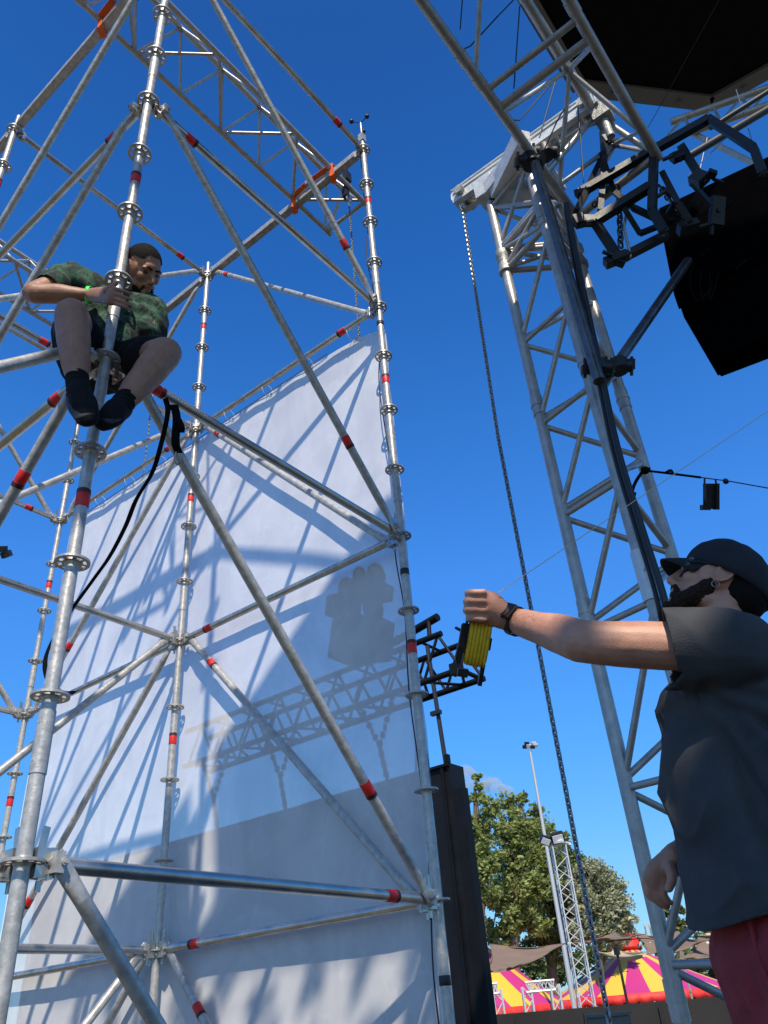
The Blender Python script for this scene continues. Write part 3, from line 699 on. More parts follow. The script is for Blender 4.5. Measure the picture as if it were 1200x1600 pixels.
# small floodlight at the left edge
t = thing('floodlight', 'small floodlight head at the left edge beyond the scaffold', 'floodlight', U(8, 862, 9))
bm = bmesh.new(); box(bm, U(-2, 858, 9), .16, .1, .07, RT, FW, UP); box(bm, U(10, 866, 9), .10, .08, .07, (RT+UP*.4).normalized(), FW, (UP-RT*.4).normalized()); under(obj('lamp_housing', bm, GRY, smooth=False), t)
bm = bmesh.new(); path(bm, [U(-6, 870, 9), U(-30, 905, 9)], .02, 8); under(obj('yoke', bm, ALU), t)
# ------------------------------------------------------------------ LED wall, black truss behind the banner
t = thing('led_wall', 'tall black LED screen wall hanging behind the banner, its edge right of the scaffold', 'LED wall', rel(8, 5.1, -2.5))
bm = bmesh.new()
y0, y1, zt = 5.22, 14.0, 2.56
box(bm, rel(8.15, (y0+y1)/2, (zt-2.5)/2), .30, y1-y0, zt+2.5)
PANEL = mat('led_panel', (.003, .0035, .006), .6, 0, (.006, .007, .011), 5, spec=.25)
BLKF = mat('far_black_steel', (.003, .0035, .005), .6, 0, (.006, .0065, .009), 5, spec=.2)
under(obj('screen_back', bm, PANEL, smooth=False), t)
bm = bmesh.new()
for k in range(5): box(bm, rel(7.985, y0+.10+k*.5, -.0), .03, .04, 5.05)
box(bm, rel(7.98, y0+1.2, zt-.02), .04, 2.4, .03)
box(bm, rel(8.05, y0-.075, -.25), .12, .14, 5.0); box(bm, rel(8.0, y0+.02, zt+.05), .06, .05, .10); 
under(obj('screen_frame', bm, BLKF, smooth=False), t)
t = thing('black_truss', 'black box truss hanging in the air behind the right scaffold standard', 'truss', rel(8, 4.9, 3.7))
ch = {(0, 0): (8.0, 3.64), (1, 0): (8.5, 3.64), (0, 1): (8.0, 4.2), (1, 1): (8.5, 4.2)}
ye, yf = 4.86, 10.2
for kx, (x, z) in ch.items():
    bm = bmesh.new(); tube(bm, rel(x, ye+(.25 if kx[1] else 0), z), rel(x, yf, z), .040, n=10); under(obj('chord', bm, BLKF), t)
for i in range(9):
    a = ye+.02+i*.58
    for (p, q) in (((8.0, a, 3.64), (8.0, a+.29, 4.2)), ((8.0, a+.29, 4.2), (8.0, a+.58, 3.64)), ((8.5, a, 3.64), (8.5, a+.29, 4.2)), ((8.5, a+.29, 4.2), (8.5, a+.58, 3.64)), ((8.0, a, 3.64), (8.5, a+.29, 3.64)), ((8.5, a+.29, 3.64), (8, a+.58, 3.64)), ((8.0, a, 4.2), (8.5, a, 4.2))):
        bm = bmesh.new(); tube(bm, rel(*p), rel(*q), .02, n=6); under(obj('lacing', bm, BLKF), t)
bm = bmesh.new(); tube(bm, rel(8.1, 5.20, 4.50), rel(8.3, 6.6, 4.42), .055, n=12); box(bm, rel(8.0, 4.95, 3.66), .12, .14, .14); tube(bm, rel(8.0, 4.9, 3.64), rel(8.5, 5.1, 4.2), .03); tube(bm, rel(8.0, 5.3, 4.2), rel(8.1, 5.35, 4.5), .03); tube(bm, rel(8.0, 4.9, 3.64), rel(8.5, 4.9, 3.64), .03); under(obj('end_fitting', bm, BLKF), t)
for i, (ya, yb, lab) in enumerate(((5.35, 5.30, 'thick black cable hanging from the black truss to the LED wall corner, right one'), (5.7, 5.62, 'thin black cable between black truss and LED wall, middle one'), (5.55, 5.75, 'thin black cable between black truss and LED wall, left one'))):
    bm = bmesh.new(); tube(bm, rel(8.0, ya, 4.1), rel(8.05, yb, zt), (.028, .016, .014)[i], n=8)
    if i == 0: box(bm, rel(8.0, ya-.02, 3.2), .06, .14, .05)
    tag(obj('hanging_cable', bm, RUB), lab, 'cable')
for i, yy in enumerate((6.2, 8.0, 9.4)):
    a = rel(8.0, yy-.25, 3.64); b = rel(8.0, yy+.35, 3.64); c = rel(8.0, yy+.05, 3.0); d = rel(8.05, yy, zt)
    bm = bmesh.new()
    for p, q in ((a, c), (b, c), (c, d)): 
        n = 7
        for k in range(n): ball(bm, p+(q-p)*((k+.5)/n), (.03, .05 if k % 2 else .03, .055), n=1)
    tag(obj('sling_chain', bm, BLKF), ('chain sling holding the LED wall, seen through the banner at its right edge', 'chain sling holding the LED wall, seen through the banner, middle one', 'chain sling holding the LED wall, seen through the banner, left one')[i], 'chain')
t = thing('hanging_speakers', 'dark cluster of speakers and clamps seen through the banner beside the right standard', 'speakers', rel(7.9, 6.6, 4.3))
bm = bmesh.new()
for y, z, sy, sz in ((6.45, 4.55, .75, .55), (6.25, 5.25, .5, .22), (6.75, 5.15, .25, .3)): box(bm, rel(8.0, y, z), .5, sy, sz, V((1, 0, 0)), V((0, .98, .2)), V((0, -.2, .98)))
for y, z, r in ((6.1, 5.45, .16), (6.65, 5.42, .17), (6.4, 5.55, .13), (6.2, 4.95, .17), (6.65, 4.92, .2), (6.85, 4.7, .12), (6.1, 4.6, .13)): ball(bm, rel(8, y, z), (r, r*.8, r*1.25), n=2)
under(obj('speaker_cabinets', bm, BLKF, smooth=False), t)

# ------------------------------------------------------------------ dark perimeter wall, cabinet
DW = mat('dark_wall', (.022, .021, .022), .8, 0, (.034, .032, .032), 1.5)
A = azp(34.5, 15, -2.5); B = azp(8, 13, -2.5)
t = thing('boundary_wall', 'dark grey boundary wall along the bottom in front of the striped tents', 'wall', A)
bm = bmesh.new(); A.z = -3; B.z = -3; d = (B-A).normalized()
bar(bm, (A+V((0, 0, 1.27+.0))), (B+V((0, 0, 1.235))), .12, 2.55); under(obj('panel', bm, DW, smooth=False), t)
bm = bmesh.new()
for k in range(1, 6): p = A+(B-A)*(k/6); box(bm, p-V((.09, 0, -1.25)), .02, .05, 2.5)
under(obj('joint_strip', bm, DW, smooth=False), t)
t = thing('electrical_cabinet', 'grey electrical cabinet with a yellow warning triangle standing at the dark wall', 'cabinet', azp(25.4, 10, -2.5))
c = azp(25.45, 10, 0); f_ = V((-math.cos(R_(25)), -math.sin(R_(25)), 0)); s_ = V((-f_.y, f_.x, 0))
CAB = mat('cabinet_grey', (.10, .11, .105), .5, 0, (.13, .14, .13), 4)
bm = bmesh.new(); box(bm, c+V((0, 0, -1.27)), .30, .44, 2.36, f_, s_); bmesh.ops.bevel(bm, geom=bm.edges[:], offset=.012, segments=2, affect='EDGES'); under(obj('housing', bm, CAB), t)
bm = bmesh.new(); box(bm, c+V((0, 0, -.075)), .34, .48, .03, f_, s_); under(obj('lid', bm, CAB, smooth=False), t)
bm = bmesh.new(); box(bm, c+f_*.155+V((0, 0, -1.2)), .012, .39, 2.1, f_, s_); under(obj('door', bm, CAB, smooth=False), t)
bm = bmesh.new(); q = c+f_*.164+V((0, 0, -.27)) + s_*.02
vs = [bm.verts.new(q+s_*a*.035+V((0, 0, b*.035))+f_*e) for e in (0, .003) for a, b in ((-1, -.8), (1, -.8), (0, 1))]
bm.faces.new(vs[:3]); bm.faces.new(vs[3:]); 
for i in range(3): bm.faces.new((vs[i], vs[(i+1) % 3], vs[3+(i+1) % 3], vs[3+i]))
under(obj('warning_sign', bm, mat('warning_yellow', (.8, .6, .02), .5), smooth=False), t)

# ------------------------------------------------------------------ circus tents
MAG = (.52, .035, .19); YLW = (.74, .47, .05)
def tentmat(name, n):
    ma = bpy.data.materials.new(name); ma.use_nodes = True; q = ma.node_tree; b = q.nodes['Principled BSDF']; b.inputs['Roughness'].default_value = .55
    tc = q.nodes.new('ShaderNodeTexCoord'); sp = q.nodes.new('ShaderNodeSeparateXYZ'); q.links.new(tc.outputs['Object'], sp.inputs[0])
    at = q.nodes.new('ShaderNodeMath'); at.operation = 'ARCTAN2'; q.links.new(sp.outputs[1], at.inputs[0]); q.links.new(sp.outputs[0], at.inputs[1])
    mu = q.nodes.new('ShaderNodeMath'); mu.operation = 'MULTIPLY'; mu.inputs[1].default_value = n; q.links.new(at.outputs[0], mu.inputs[0])
    si = q.nodes.new('ShaderNodeMath'); si.operation = 'SINE'; q.links.new(mu.outputs[0], si.inputs[0])
    gt = q.nodes.new('ShaderNodeMath'); gt.operation = 'GREATER_THAN'; gt.inputs[1].default_value = 0; q.links.new(si.outputs[0], gt.inputs[0])
    mx = q.nodes.new('ShaderNodeMix'); mx.data_type = 'RGBA'; mx.inputs[6].default_value = (*MAG, 1); mx.inputs[7].default_value = (*YLW, 1)
    q.links.new(gt.outputs[0], mx.inputs[0]); q.links.new(mx.outputs[2], b.inputs['Base Color'])
    return ma
TM = tentmat('tent_stripes', 12)
REDT = mat('tent_red', (.70, .02, .02), .6, 0, (.8, .05, .03), 3)
def tent(az, D, R, ze, za, label, drum=True):
    c = azp(az, D, 0); c.z = 0
    t = thing('circus_tent', label, 'tent', V((c.x, c.y, -3)), 'striped circus tents')
    bm = bmesh.new(); n = 48; rings = []
    m_ = 10
    for j in range(m_+1):
        s = j/m_; r = R*(1-s)+.35*s; z = CC.z+ze+(za-ze)*(s**1.12)
        rings.append([bm.verts.new((r*math.cos(2*math.pi*k/n)*(1+.012*math.cos(24*math.pi*k/n)), r*math.sin(2*math.pi*k/n)*(1+.012*math.cos(24*math.pi*k/n)), z)) for k in range(n)])
    for a, b in zip(rings, rings[1:]):
        for k in range(n): bm.faces.new((a[k], a[(k+1) % n], b[(k+1) % n], b[k]))
    o = obj('roof_cloth', bm, TM); o.location = (0, 0, 3); o.parent = t
    bm = bmesh.new(); n = 192
    for k in range(n):
        a0 = 2*math.pi*k/n; a1 = 2*math.pi*(k+1)/n; ph = (k % 4)/4; h0 = .30+.16*math.sin(math.pi*ph); h1 = .30+.16*math.sin(math.pi*((k % 4)+1)/4)
        r = R*1.01
        p = [(r*math.cos(a0), r*math.sin(a0)), (r*math.cos(a1), r*math.sin(a1))]; z = CC.z+ze+.04
        bm.faces.new([bm.verts.new(v_) for v_ in ((*p[0], z), (*p[1], z), (*p[1], z-h1), (*p[0], z-h0))])
    bmesh.ops.remove_doubles(bm, verts=bm.verts, dist=.01)
    o = obj('valance', bm, REDT); o.location = (0, 0, 3); o.parent = t; md = o.modifiers.new('s', 'SOLIDIFY'); md.thickness = .02
    bm = bmesh.new()
    for k in range(12):
        a = 2*math.pi*k/12; tube(bm, (R*.99*math.cos(a), R*.99*math.sin(a), -3), (R*.99*math.cos(a), R*.99*math.sin(a), CC.z+ze), .05, n=8)
    o = obj('side_poles', bm, ALU); o.location = (0, 0, 3); o.parent = t
    bm = bmesh.new(); lathe(bm, [(.36, CC.z+za-.05), (.6, CC.z+za+.1), (.5, CC.z+za+.5), (.15, CC.z+za+.75)], 24)
    o = obj('crown_cap', bm, REDT); o.location = (0, 0, 3); o.parent = t
tent(23.4, 47, 4.7, .33, 2.3, 'magenta and yellow striped circus tent under the brown sails, the larger right one')
tent(34.3, 43, 5.0, .22, 3.9, 'magenta and yellow striped circus tent partly hidden by the black LED wall')
# white portal trusses between the tents
def mini_truss(name, label, a, b, wd, r, cat, grp, ma=ALUW, n=8, h=V((0, 0, 1))):
    x, y = frame(b-a, h if abs((b-a).normalized().dot(h)) < .9 else FW)
    bm = bmesh.new(); C4 = [x*wd/2+y*wd/2, x*wd/2-y*wd/2, -x*wd/2-y*wd/2, -x*wd/2+y*wd/2]
    for c in C4: tube(bm, a+c, b+c, r, n=6)
    for i in range(n):
        p = a+(b-a)*(i/n); q = a+(b-a)*((i+1)/n)
        for k in range(4):
            if i % 2: tube(bm, p+C4[k], q+C4[(k+1) % 4], r*.55, n=5)
            else: tube(bm, p+C4[(k+1) % 4], q+C4[k], r*.55, n=5)
    return bm
t = thing('portal_truss', 'white box truss portal standing between the two striped tents', 'truss', azp(30, 33, -2.5))
for a, b in ((H(830, 1600, 33), H(822, 1542, 33)), (H(872, 1600, 33), H(866, 1538, 33)), (H(822, 1543, 33), H(867, 1539, 33))):
    if (b-a).length > 0: under(obj('truss_leg', mini_truss('', '', a-V((0, 0, 2 if abs(b.z-a.z) > .5 else 0)), b, .3, .035, '', ''), ALUW), t)
t = thing('portal_truss', 'white box truss leg in front of the left striped tent', 'truss', azp(32, 33, -2.5))
for a, b in ((H(785, 1600, 33), H(776, 1546, 33)), (H(760, 1547, 33), H(778, 1544, 33))):
    under(obj('truss_leg', mini_truss('', '', a-V((0, 0, 2 if abs(b.z-a.z) > .5 else 0)), b, .3, .035, '', ''), ALUW), t)
t = thing('distant_truss', 'white lattice mast rising beside the silvery tree behind the sails', 'mast', azp(24, 60, -2.5))
a = H(957, 1431, 60); b = V((a.x, a.y, -3)); under(obj('mast_frame', mini_truss('', '', b, a, 1.0, .07, '', '', n=14), ALUW), t)

# ------------------------------------------------------------------ shade sails
SAIL = mat('sail_cloth', (.20, .13, .085), .8, 0, (.24, .16, .10), 1, .1); SAILB = mat('sail_beige', (.55, .45, .28), .8)
def sail(pts, sag, ma, label, n=14):
    P = [H(*p) for p in pts]; bm = bmesh.new(); g = []
    for i in range(n+1):
        row = []
        for j in range(n+1):
            u, v = i/n, j/n
            e = .10
            p = P[0]*(1-u)*(1-v)+P[1]*u*(1-v)+P[2]*u*v+P[3]*(1-u)*v
            ctr = sum(P, V())/4; k = (u*(1-u)+v*(1-v))
            edge = 1-e*2*(max(u*(1-u)*4*(1 if v in (0, 1) else 0), v*(1-v)*4*(1 if u in (0, 1) else 0)))
            p = ctr+(p-ctr)*(1 if (0 < u < 1 and 0 < v < 1) else edge)
            p.z -= sag*(u*(1-u)*4)*(v*(1-v)*4) + sag*.6*max(u*(1-u), v*(1-v))*4*(.5)
            row.append(bm.verts.new(p))
        g.append(row)
    for i in range(n):
        for j in range(n): bm.faces.new((g[i][j], g[i+1][j], g[i+1][j+1], g[i][j+1]))
    o = obj('shade_sail', bm, ma); tag(o, label, 'shade sail', 'shade sails over the festival ground'); md = o.modifiers.new('s', 'SOLIDIFY'); md.thickness = .02
sail([(752, 1520, 22), (764, 1475, 30), (886, 1474, 30), (800, 1512, 22)], .18, SAIL, 'brown shade sail above the left striped tent, leftmost sail')
sail([(885, 1475, 30), (940, 1466, 24), (1010, 1460, 24), (960, 1458, 30)], .1, SAIL, 'brown shade sail stretched between the light mast and the tower leg')
sail([(925, 1486, 34), (1005, 1492, 30), (1020, 1484, 30), (960, 1484, 34)], .22, SAILB, 'beige shade sail hanging low over the peak of the right tent')
sail([(990, 1458, 26), (1060, 1455, 26), (1110, 1468, 22), (1010, 1492, 22)], .2, SAIL, 'brown shade sail behind the tower leg and its braces')
sail([(1060, 1500, 20), (1090, 1465, 26), (1150, 1462, 26), (1155, 1482, 20)], .15, SAIL, 'brown shade sail right of the tower, ending at the red trousers')
sail([(1090, 1462, 36), (1100, 1459, 40), (1180, 1450, 40), (1180, 1457, 36)], .1, SAILB, 'pale shade sail strip at the far right behind the brown sails')
for i, (u0, v0, u1, v1, D) in enumerate(((962, 1478, 978, 1562, 20), (1063, 1485, 1072, 1540, 26))):
    a = H(u0, v0, D); bm = bmesh.new(); tube(bm, V((a.x, a.y, -3)), a, .03, n=8); box(bm, a-V((0, 0, .1)), .1, .1, .14)
    tag(obj('sail_pole', bm, BLK if i == 0 else ALU), ('dark thin pole in front of the right tent', 'thin light pole right of the tower leg')[i], 'pole')
pts = [(885, 1474), (905, 1470), (930, 1476), (960, 1470), (1005, 1466), (1050, 1470), (1090, 1462), (1140, 1468)]
t = thing('string_lights', 'string of small bulbs along the brown shade sails', 'lights', H(1000, 1466, 25))
bm = bmesh.new(); path(bm, [H(u, v, 25) for u, v in pts], .012, 5); under(obj('wire', bm, RUB), t)
bm = bmesh.new()
for k in range(14): u = 890+k*18; ball(bm, H(u, 1474+3*math.sin(k*1.3), 25), .05, n=1)
under(obj('bulbs', bm, WHT), t)
# floodlight mast in front (lattice) and tall stadium pole
t = thing('lattice_mast', 'white lattice mast carrying two floodlights in front of the trees', 'light mast', azp(26.7, 19, -2.5))
a = H(872, 1322, 19); b = V((a.x, a.y, -3)); under(obj('mast_frame', mini_truss('', '', b, a, .29, .017, '', '', n=24), ALUW), t)
bm = bmesh.new(); bar(bm, a+RT*-.28+UP*.05, a+RT*.28+UP*.05, .05, .05); box(bm, a+UP*.05, .4, .4, .04); under(obj('top_frame', bm, ALUW, smooth=False), t)
LAMP = mat('lamp_glass', (.95, .95, .93), .5)
for u, v, tl, sc_ in ((871, 1309, .25, .82), (852, 1313, -.35, .66)):
    c = H(u, v, 18.8); X = (RT*math.cos(tl)+UP*math.sin(tl)); Y = (UP*math.cos(tl)-RT*math.sin(tl))
    bm = bmesh.new(); box(bm, c, .34*sc_, .12, .26*sc_, X, FW, Y); hs = under(obj('floodlight', bm, BLK, smooth=False), t)
    bm = bmesh.new(); box(bm, c-FW*.065, .28*sc_, .01, .20*sc_, X, FW, Y); g_ = obj('glass', bm, LAMP, smooth=False); g_.parent = hs
t = thing('stadium_light', 'very tall slim light pole with a cluster of lamps, rising above the trees', 'light pole', azp(27.3, 36, -2.5))
a = H(828, 1172, 36); bm = bmesh.new(); tube(bm, V((a.x, a.y, -3)), a, .115, .055, n=14); under(obj('pole', bm, mat('pole_grey', (.5, .51, .52), .45, .3)), t)
for k, (du, dv) in enumerate(((-8, -3), (-2, -4), (4, -3), (9, -5), (-5, -8), (6, -8))):
    c = H(828+du, 1170+dv, 35.9); bm = bmesh.new(); box(bm, c, .20, .12, .14, RT, FW, UP); under(obj('lamp', bm, ALUW if k % 2 else GRY, smooth=False), t)
bm = bmesh.new(); bar(bm, H(817, 1169, 36), H(839, 1167, 36), .05, .05); under(obj('crossbar', bm, GRY), t)
t = thing('distant_gantry', 'pale scaffold gantry far away between the tower leg and the silvery tree', 'gantry', azp(22.5, 70, -2.5))
for u in (1012, 1020):
    a = H(u, 1441, 70); under(obj('leg', mini_truss('', '', V((a.x, a.y, -3)), a, .5, .05, '', '', n=10), ALUW), t)

# ------------------------------------------------------------------ trees
def leafmat(name, c1, c2, tr=.25):
    ma = bpy.data.materials.new(name); ma.use_nodes = True; q = ma.node_tree; b = q.nodes['Principled BSDF']; b.inputs['Roughness'].default_value = .55
    tc = q.nodes.new('ShaderNodeTexCoord'); t = q.nodes.new('ShaderNodeTexNoise'); t.inputs['Scale'].default_value = 1.3; t.inputs['Detail'].default_value = 6; t.inputs['Roughness'].default_value = .8
    cr = q.nodes.new('ShaderNodeValToRGB'); cr.color_ramp.elements[0].position = .38; cr.color_ramp.elements[1].position = .62
    cr.color_ramp.elements[0].color = (*c1, 1); cr.color_ramp.elements[1].color = (*c2, 1)
    q.links.new(tc.outputs['Object'], t.inputs[0]); q.links.new(t.outputs[0], cr.inputs[0]); q.links.new(cr.outputs[0], b.inputs['Base Color'])
    tl = q.nodes.new('ShaderNodeBsdfTranslucent'); mx = q.nodes.new('ShaderNodeMixShader'); mx.inputs[0].default_value = tr
    q.links.new(cr.outputs[0], tl.inputs[0]); q.links.new(b.outputs[0], mx.inputs[1]); q.links.new(tl.outputs[0], mx.inputs[2]); q.links.new(mx.outputs[0], q.nodes['Material Output'].inputs[0])
    return ma
LF = {'light': leafmat('leaf_light', (.15, .20, .05), (.40, .45, .15), .38), 'dark': leafmat('leaf_dark', (.08, .12, .035), (.22, .27, .09), .3),
      'silver': leafmat('leaf_silver', (.20, .23, .12), (.52, .52, .34), .3), 'mid': leafmat('leaf_mid', (.06, .09, .02), (.16, .19, .05))}
BARK = mat('bark', (.10, .075, .05), .9, 0, (.16, .12, .09), 6, .6, 20)
DENS = 5.0
def tree(base, clumps, trunk_pts, kind, label, leaf=.22, per=520, tr_r=.3, seed=1, grp='trees beyond the festival ground', branches=True):
    rnd = random.Random(seed)
    t = thing('tree', label, 'tree', base, grp)
    bm = bmesh.new(); pts = spline(trunk_pts, 5); N = len(pts)
    path(bm, pts, tr_r, 9, rs=[tr_r*(1-.75*i/N) for i in range(N)])
    if branches:
        for (c, r) in clumps:
            rad = r if isinstance(r, (int, float)) else r.x; p = pts[int(N*rnd.uniform(.35, .9))]; mid = (p+c)/2+V((rnd.uniform(-.4, .4), rnd.uniform(-.4, .4), -.1*rad))
            path(bm, spline([p, mid, c], 4), .1, 6, rs=[tr_r*.32*(1-.8*i/9) for i in range(9)])
    under(obj('trunk', bm, BARK), t)
    verts = []; faces = []
    for c, r in clumps:
        rr = V((r, r, r*.85)) if isinstance(r, (int, float)) else V(r); r = rr.x
        cnt = int(per*(rr.x*rr.y*rr.z)**(2/3)/(leaf*leaf*22)*DENS)
        subs = []
        for _ in range(max(6, cnt//45)):
            d = V((rnd.gauss(0, 1), rnd.gauss(0, 1), rnd.gauss(0, 1))).normalized()*rnd.uniform(.35, 1.0)
            subs.append((c+V((d.x*rr.x, d.y*rr.y, d.z*rr.z)), rnd.uniform(.18, .34)*rr.x))
        for _ in range(cnt):
            sc_, sr = rnd.choice(subs)
            d = V((rnd.gauss(0, .5), rnd.gauss(0, .5), rnd.gauss(0, .42)))*sr*1.15
            p = sc_+d
            nrm = (V((rnd.gauss(0, 1), rnd.gauss(0, 1), rnd.gauss(.6, 1)))).normalized()
            x, y = frame(nrm, V((rnd.random(), rnd.random(), rnd.random()))); s = leaf*rnd.uniform(.5, 1.1)
            i = len(verts)
            verts += [p-x*s*.5, p+y*s*.28, p+x*s*.5, p-y*s*.28]; faces.append((i, i+1, i+2, i+3))
    me = bpy.data.meshes.new('crown'); me.from_pydata([tuple(v_) for v_ in verts], [], faces); me.materials.append(LF[kind])
    o = bpy.data.objects.new('crown', me); COL.objects.link(o); under(o, t)
def HC_(lst, D, px2m=None):
    out = []
    for u, v, r in lst:
        c = H(u, v, D); dep = (c-CC).dot(FW); out.append((c, 1.12*r*dep/FPX))
    return out
D = 40
g0 = H(757, 1560, D)
tree(V((g0.x, g0.y, -3)), HC_([(745, 1240, 17), (760, 1262, 20), (735, 1290, 22), (752, 1325, 24), (740, 1370, 26), (760, 1400, 20), (738, 1440, 20), (765, 1350, 20), (775, 1295, 16), (745, 1215, 8)], D), [V((g0.x, g0.y, -3)), H(755, 1500, D), H(751, 1400, D), H(744, 1300, D), H(742, 1230, D)], 'light', 'tall airy light green tree right next to the black LED wall', leaf=.26, seed=3, tr_r=.26)
g0 = H(805, 1560, D+3)
tree(V((g0.x, g0.y, -3)), HC_([(800, 1262, 22), (820, 1290, 26), (795, 1310, 26), (830, 1330, 28), (805, 1360, 28), (790, 1400, 26), (825, 1390, 30), (800, 1440, 24), (845, 1300, 22), (860, 1340, 24), (785, 1340, 20), (815, 1245, 12), (770, 1450, 18), (850, 1370, 24), (775, 1400, 22), (812, 1425, 26), (835, 1440, 22), (780, 1465, 20), (870, 1310, 18), (840, 1272, 16)], D+3), [V((g0.x, g0.y, -3)), H(803, 1480, D+3), H(806, 1380, D+3), H(815, 1290, D+3)], 'light', 'broad bright green tree left of the tall stadium light pole', leaf=.26, seed=4, tr_r=.3)
g0 = H(860, 1560, D+6)
tree(V((g0.x, g0.y, -3)), HC_([(865, 1330, 26), (880, 1370, 30), (855, 1400, 30), (890, 1410, 28), (850, 1450, 28), (880, 1460, 28), (910, 1375, 24), (835, 1480, 24), (900, 1440, 24), (870, 1490, 22), (895, 1345, 18)], D+6), [V((g0.x, g0.y, -3)), H(860, 1480, D+6), H(868, 1400, D+6), H(872, 1340, D+6)], 'dark', 'dark green tree directly behind the lattice floodlight mast', leaf=.26, seed=5, tr_r=.3)
g0 = H(935, 1560, D+4)
tree(V((g0.x, g0.y, -3)), HC_([(925, 1365, 24), (945, 1385, 26), (920, 1410, 28), (955, 1415, 26), (975, 1440, 20), (945, 1450, 26), (915, 1455, 24), (900, 1385, 22), (965, 1465, 18)], D+4), [V((g0.x, g0.y, -3)), H(935, 1490, D+4), H(935, 1400, D+4)], 'silver', 'rounded silvery green tree right of the lattice floodlight mast', leaf=.22, per=760, seed=6, tr_r=.25)
for i, (lst, dd, kind, lab) in enumerate((([(1045, 1430, 14), (1060, 1422, 12), (1035, 1445, 14), (1050, 1455, 18), (1068, 1450, 16)], 50, 'mid', 'small dark green tree top right of the leaning tower leg'),
        ([(1060, 1500, 26), (1100, 1490, 26), (1085, 1525, 26), (1135, 1500, 26), (1125, 1530, 24), (1150, 1470, 20), (1110, 1460, 20)], 62, 'dark', 'dense dark trees behind the right end of the striped tent'),
        ([(770, 1500, 22), (800, 1500, 22), (835, 1510, 24), (815, 1545, 22), (865, 1520, 22), (780, 1540, 22), (850, 1550, 22)], 60, 'dark', 'dark low trees under the brown sail behind the left tent'),
        ([(900, 1500, 22), (925, 1490, 20), (950, 1500, 20), (985, 1470, 14)], 60, 'dark', 'dark low trees behind the larger tent and the beige sail'))):
    g0 = H(lst[0][0], 1560, dd)
    tree(V((g0.x, g0.y, -3)), HC_(lst, dd), [V((g0.x, g0.y, -3)), V((g0.x, g0.y, 0)), H(lst[0][0], lst[0][1], dd)], kind, lab, leaf=.34, seed=11+i, tr_r=.25)
# overhanging leaves behind the photographer that dapple the banner foot
tb = rel(-6.8, 1.6, -2.5)
tree(tb, [(rel(-1.36-.16*(k % 2)+.03*math.sin(k*2.1), -1.85+k*.17, 7.6), V((.07+.02*math.sin(k*3.3), .09+.03*math.cos(k*2.2), .10))) for k in range(19) if not (k % 2 and 8 <= k <= 13)]+[(rel(-2.5, 2.3, 7.5), V((.7, .7, .5))), (rel(-3.0, 3.2, 7.2), V((.9, .9, .6)))],
     [tb, rel(-6.0, 1.5, 2), rel(-5.0, 1.3, 5.5), rel(-3.6, 1.1, 7.3), rel(-2.6, .9, 7.6)], 'mid', 'tree overhanging the stage behind the photographer', leaf=.07, per=330, seed=31, tr_r=.16, grp=None, branches=False)
# a small cloud low in the sky
CLM = bpy.data.materials.new('cloud_mist'); CLM.use_nodes = True; q = CLM.node_tree; q.nodes.clear()
oo = q.nodes.new('ShaderNodeOutputMaterial'); vv = q.nodes.new('ShaderNodeVolumePrincipled'); vv.inputs['Color'].default_value = (1, 1, 1, 1); vv.inputs['Density'].default_value = .030; vv.inputs['Anisotropy'].default_value = 0
tcn = q.nodes.new('ShaderNodeTexCoord'); nn = q.nodes.new('ShaderNodeTexNoise'); nn.inputs['Scale'].default_value = .06; nn.inputs['Detail'].default_value = 5
mr = q.nodes.new('ShaderNodeMapRange'); mr.inputs[1].default_value = .38; mr.inputs[2].default_value = .7; mr.inputs[4].default_value = .09
q.links.new(tcn.outputs['Object'], nn.inputs[0]); q.links.new(nn.outputs[0], mr.inputs[0]); q.links.new(mr.outputs[0], vv.inputs['Density']); q.links.new(vv.outputs[0], oo.inputs['Volume'])
bm = bmesh.new()
for u, v, r in ((728, 1205, 16), (745, 1218, 18), (765, 1226, 18), (785, 1232, 14), (715, 1214, 14)):
    c = H(u, v, 900); k = (c-CC).dot(FW)/FPX; ball(bm, c, (r*k*1.2, r*k*1.2, r*k*.6), n=3)
for v_ in bm.verts: v_.co += V((noise.noise(v_.co*.05), noise.noise(v_.co*.05+V((5, 0, 0))), noise.noise(v_.co*.05+V((0, 9, 0)))))*7
tag(obj('cloud', bm, CLM), 'small white cloud low in the sky above the leftmost tree', 'cloud')
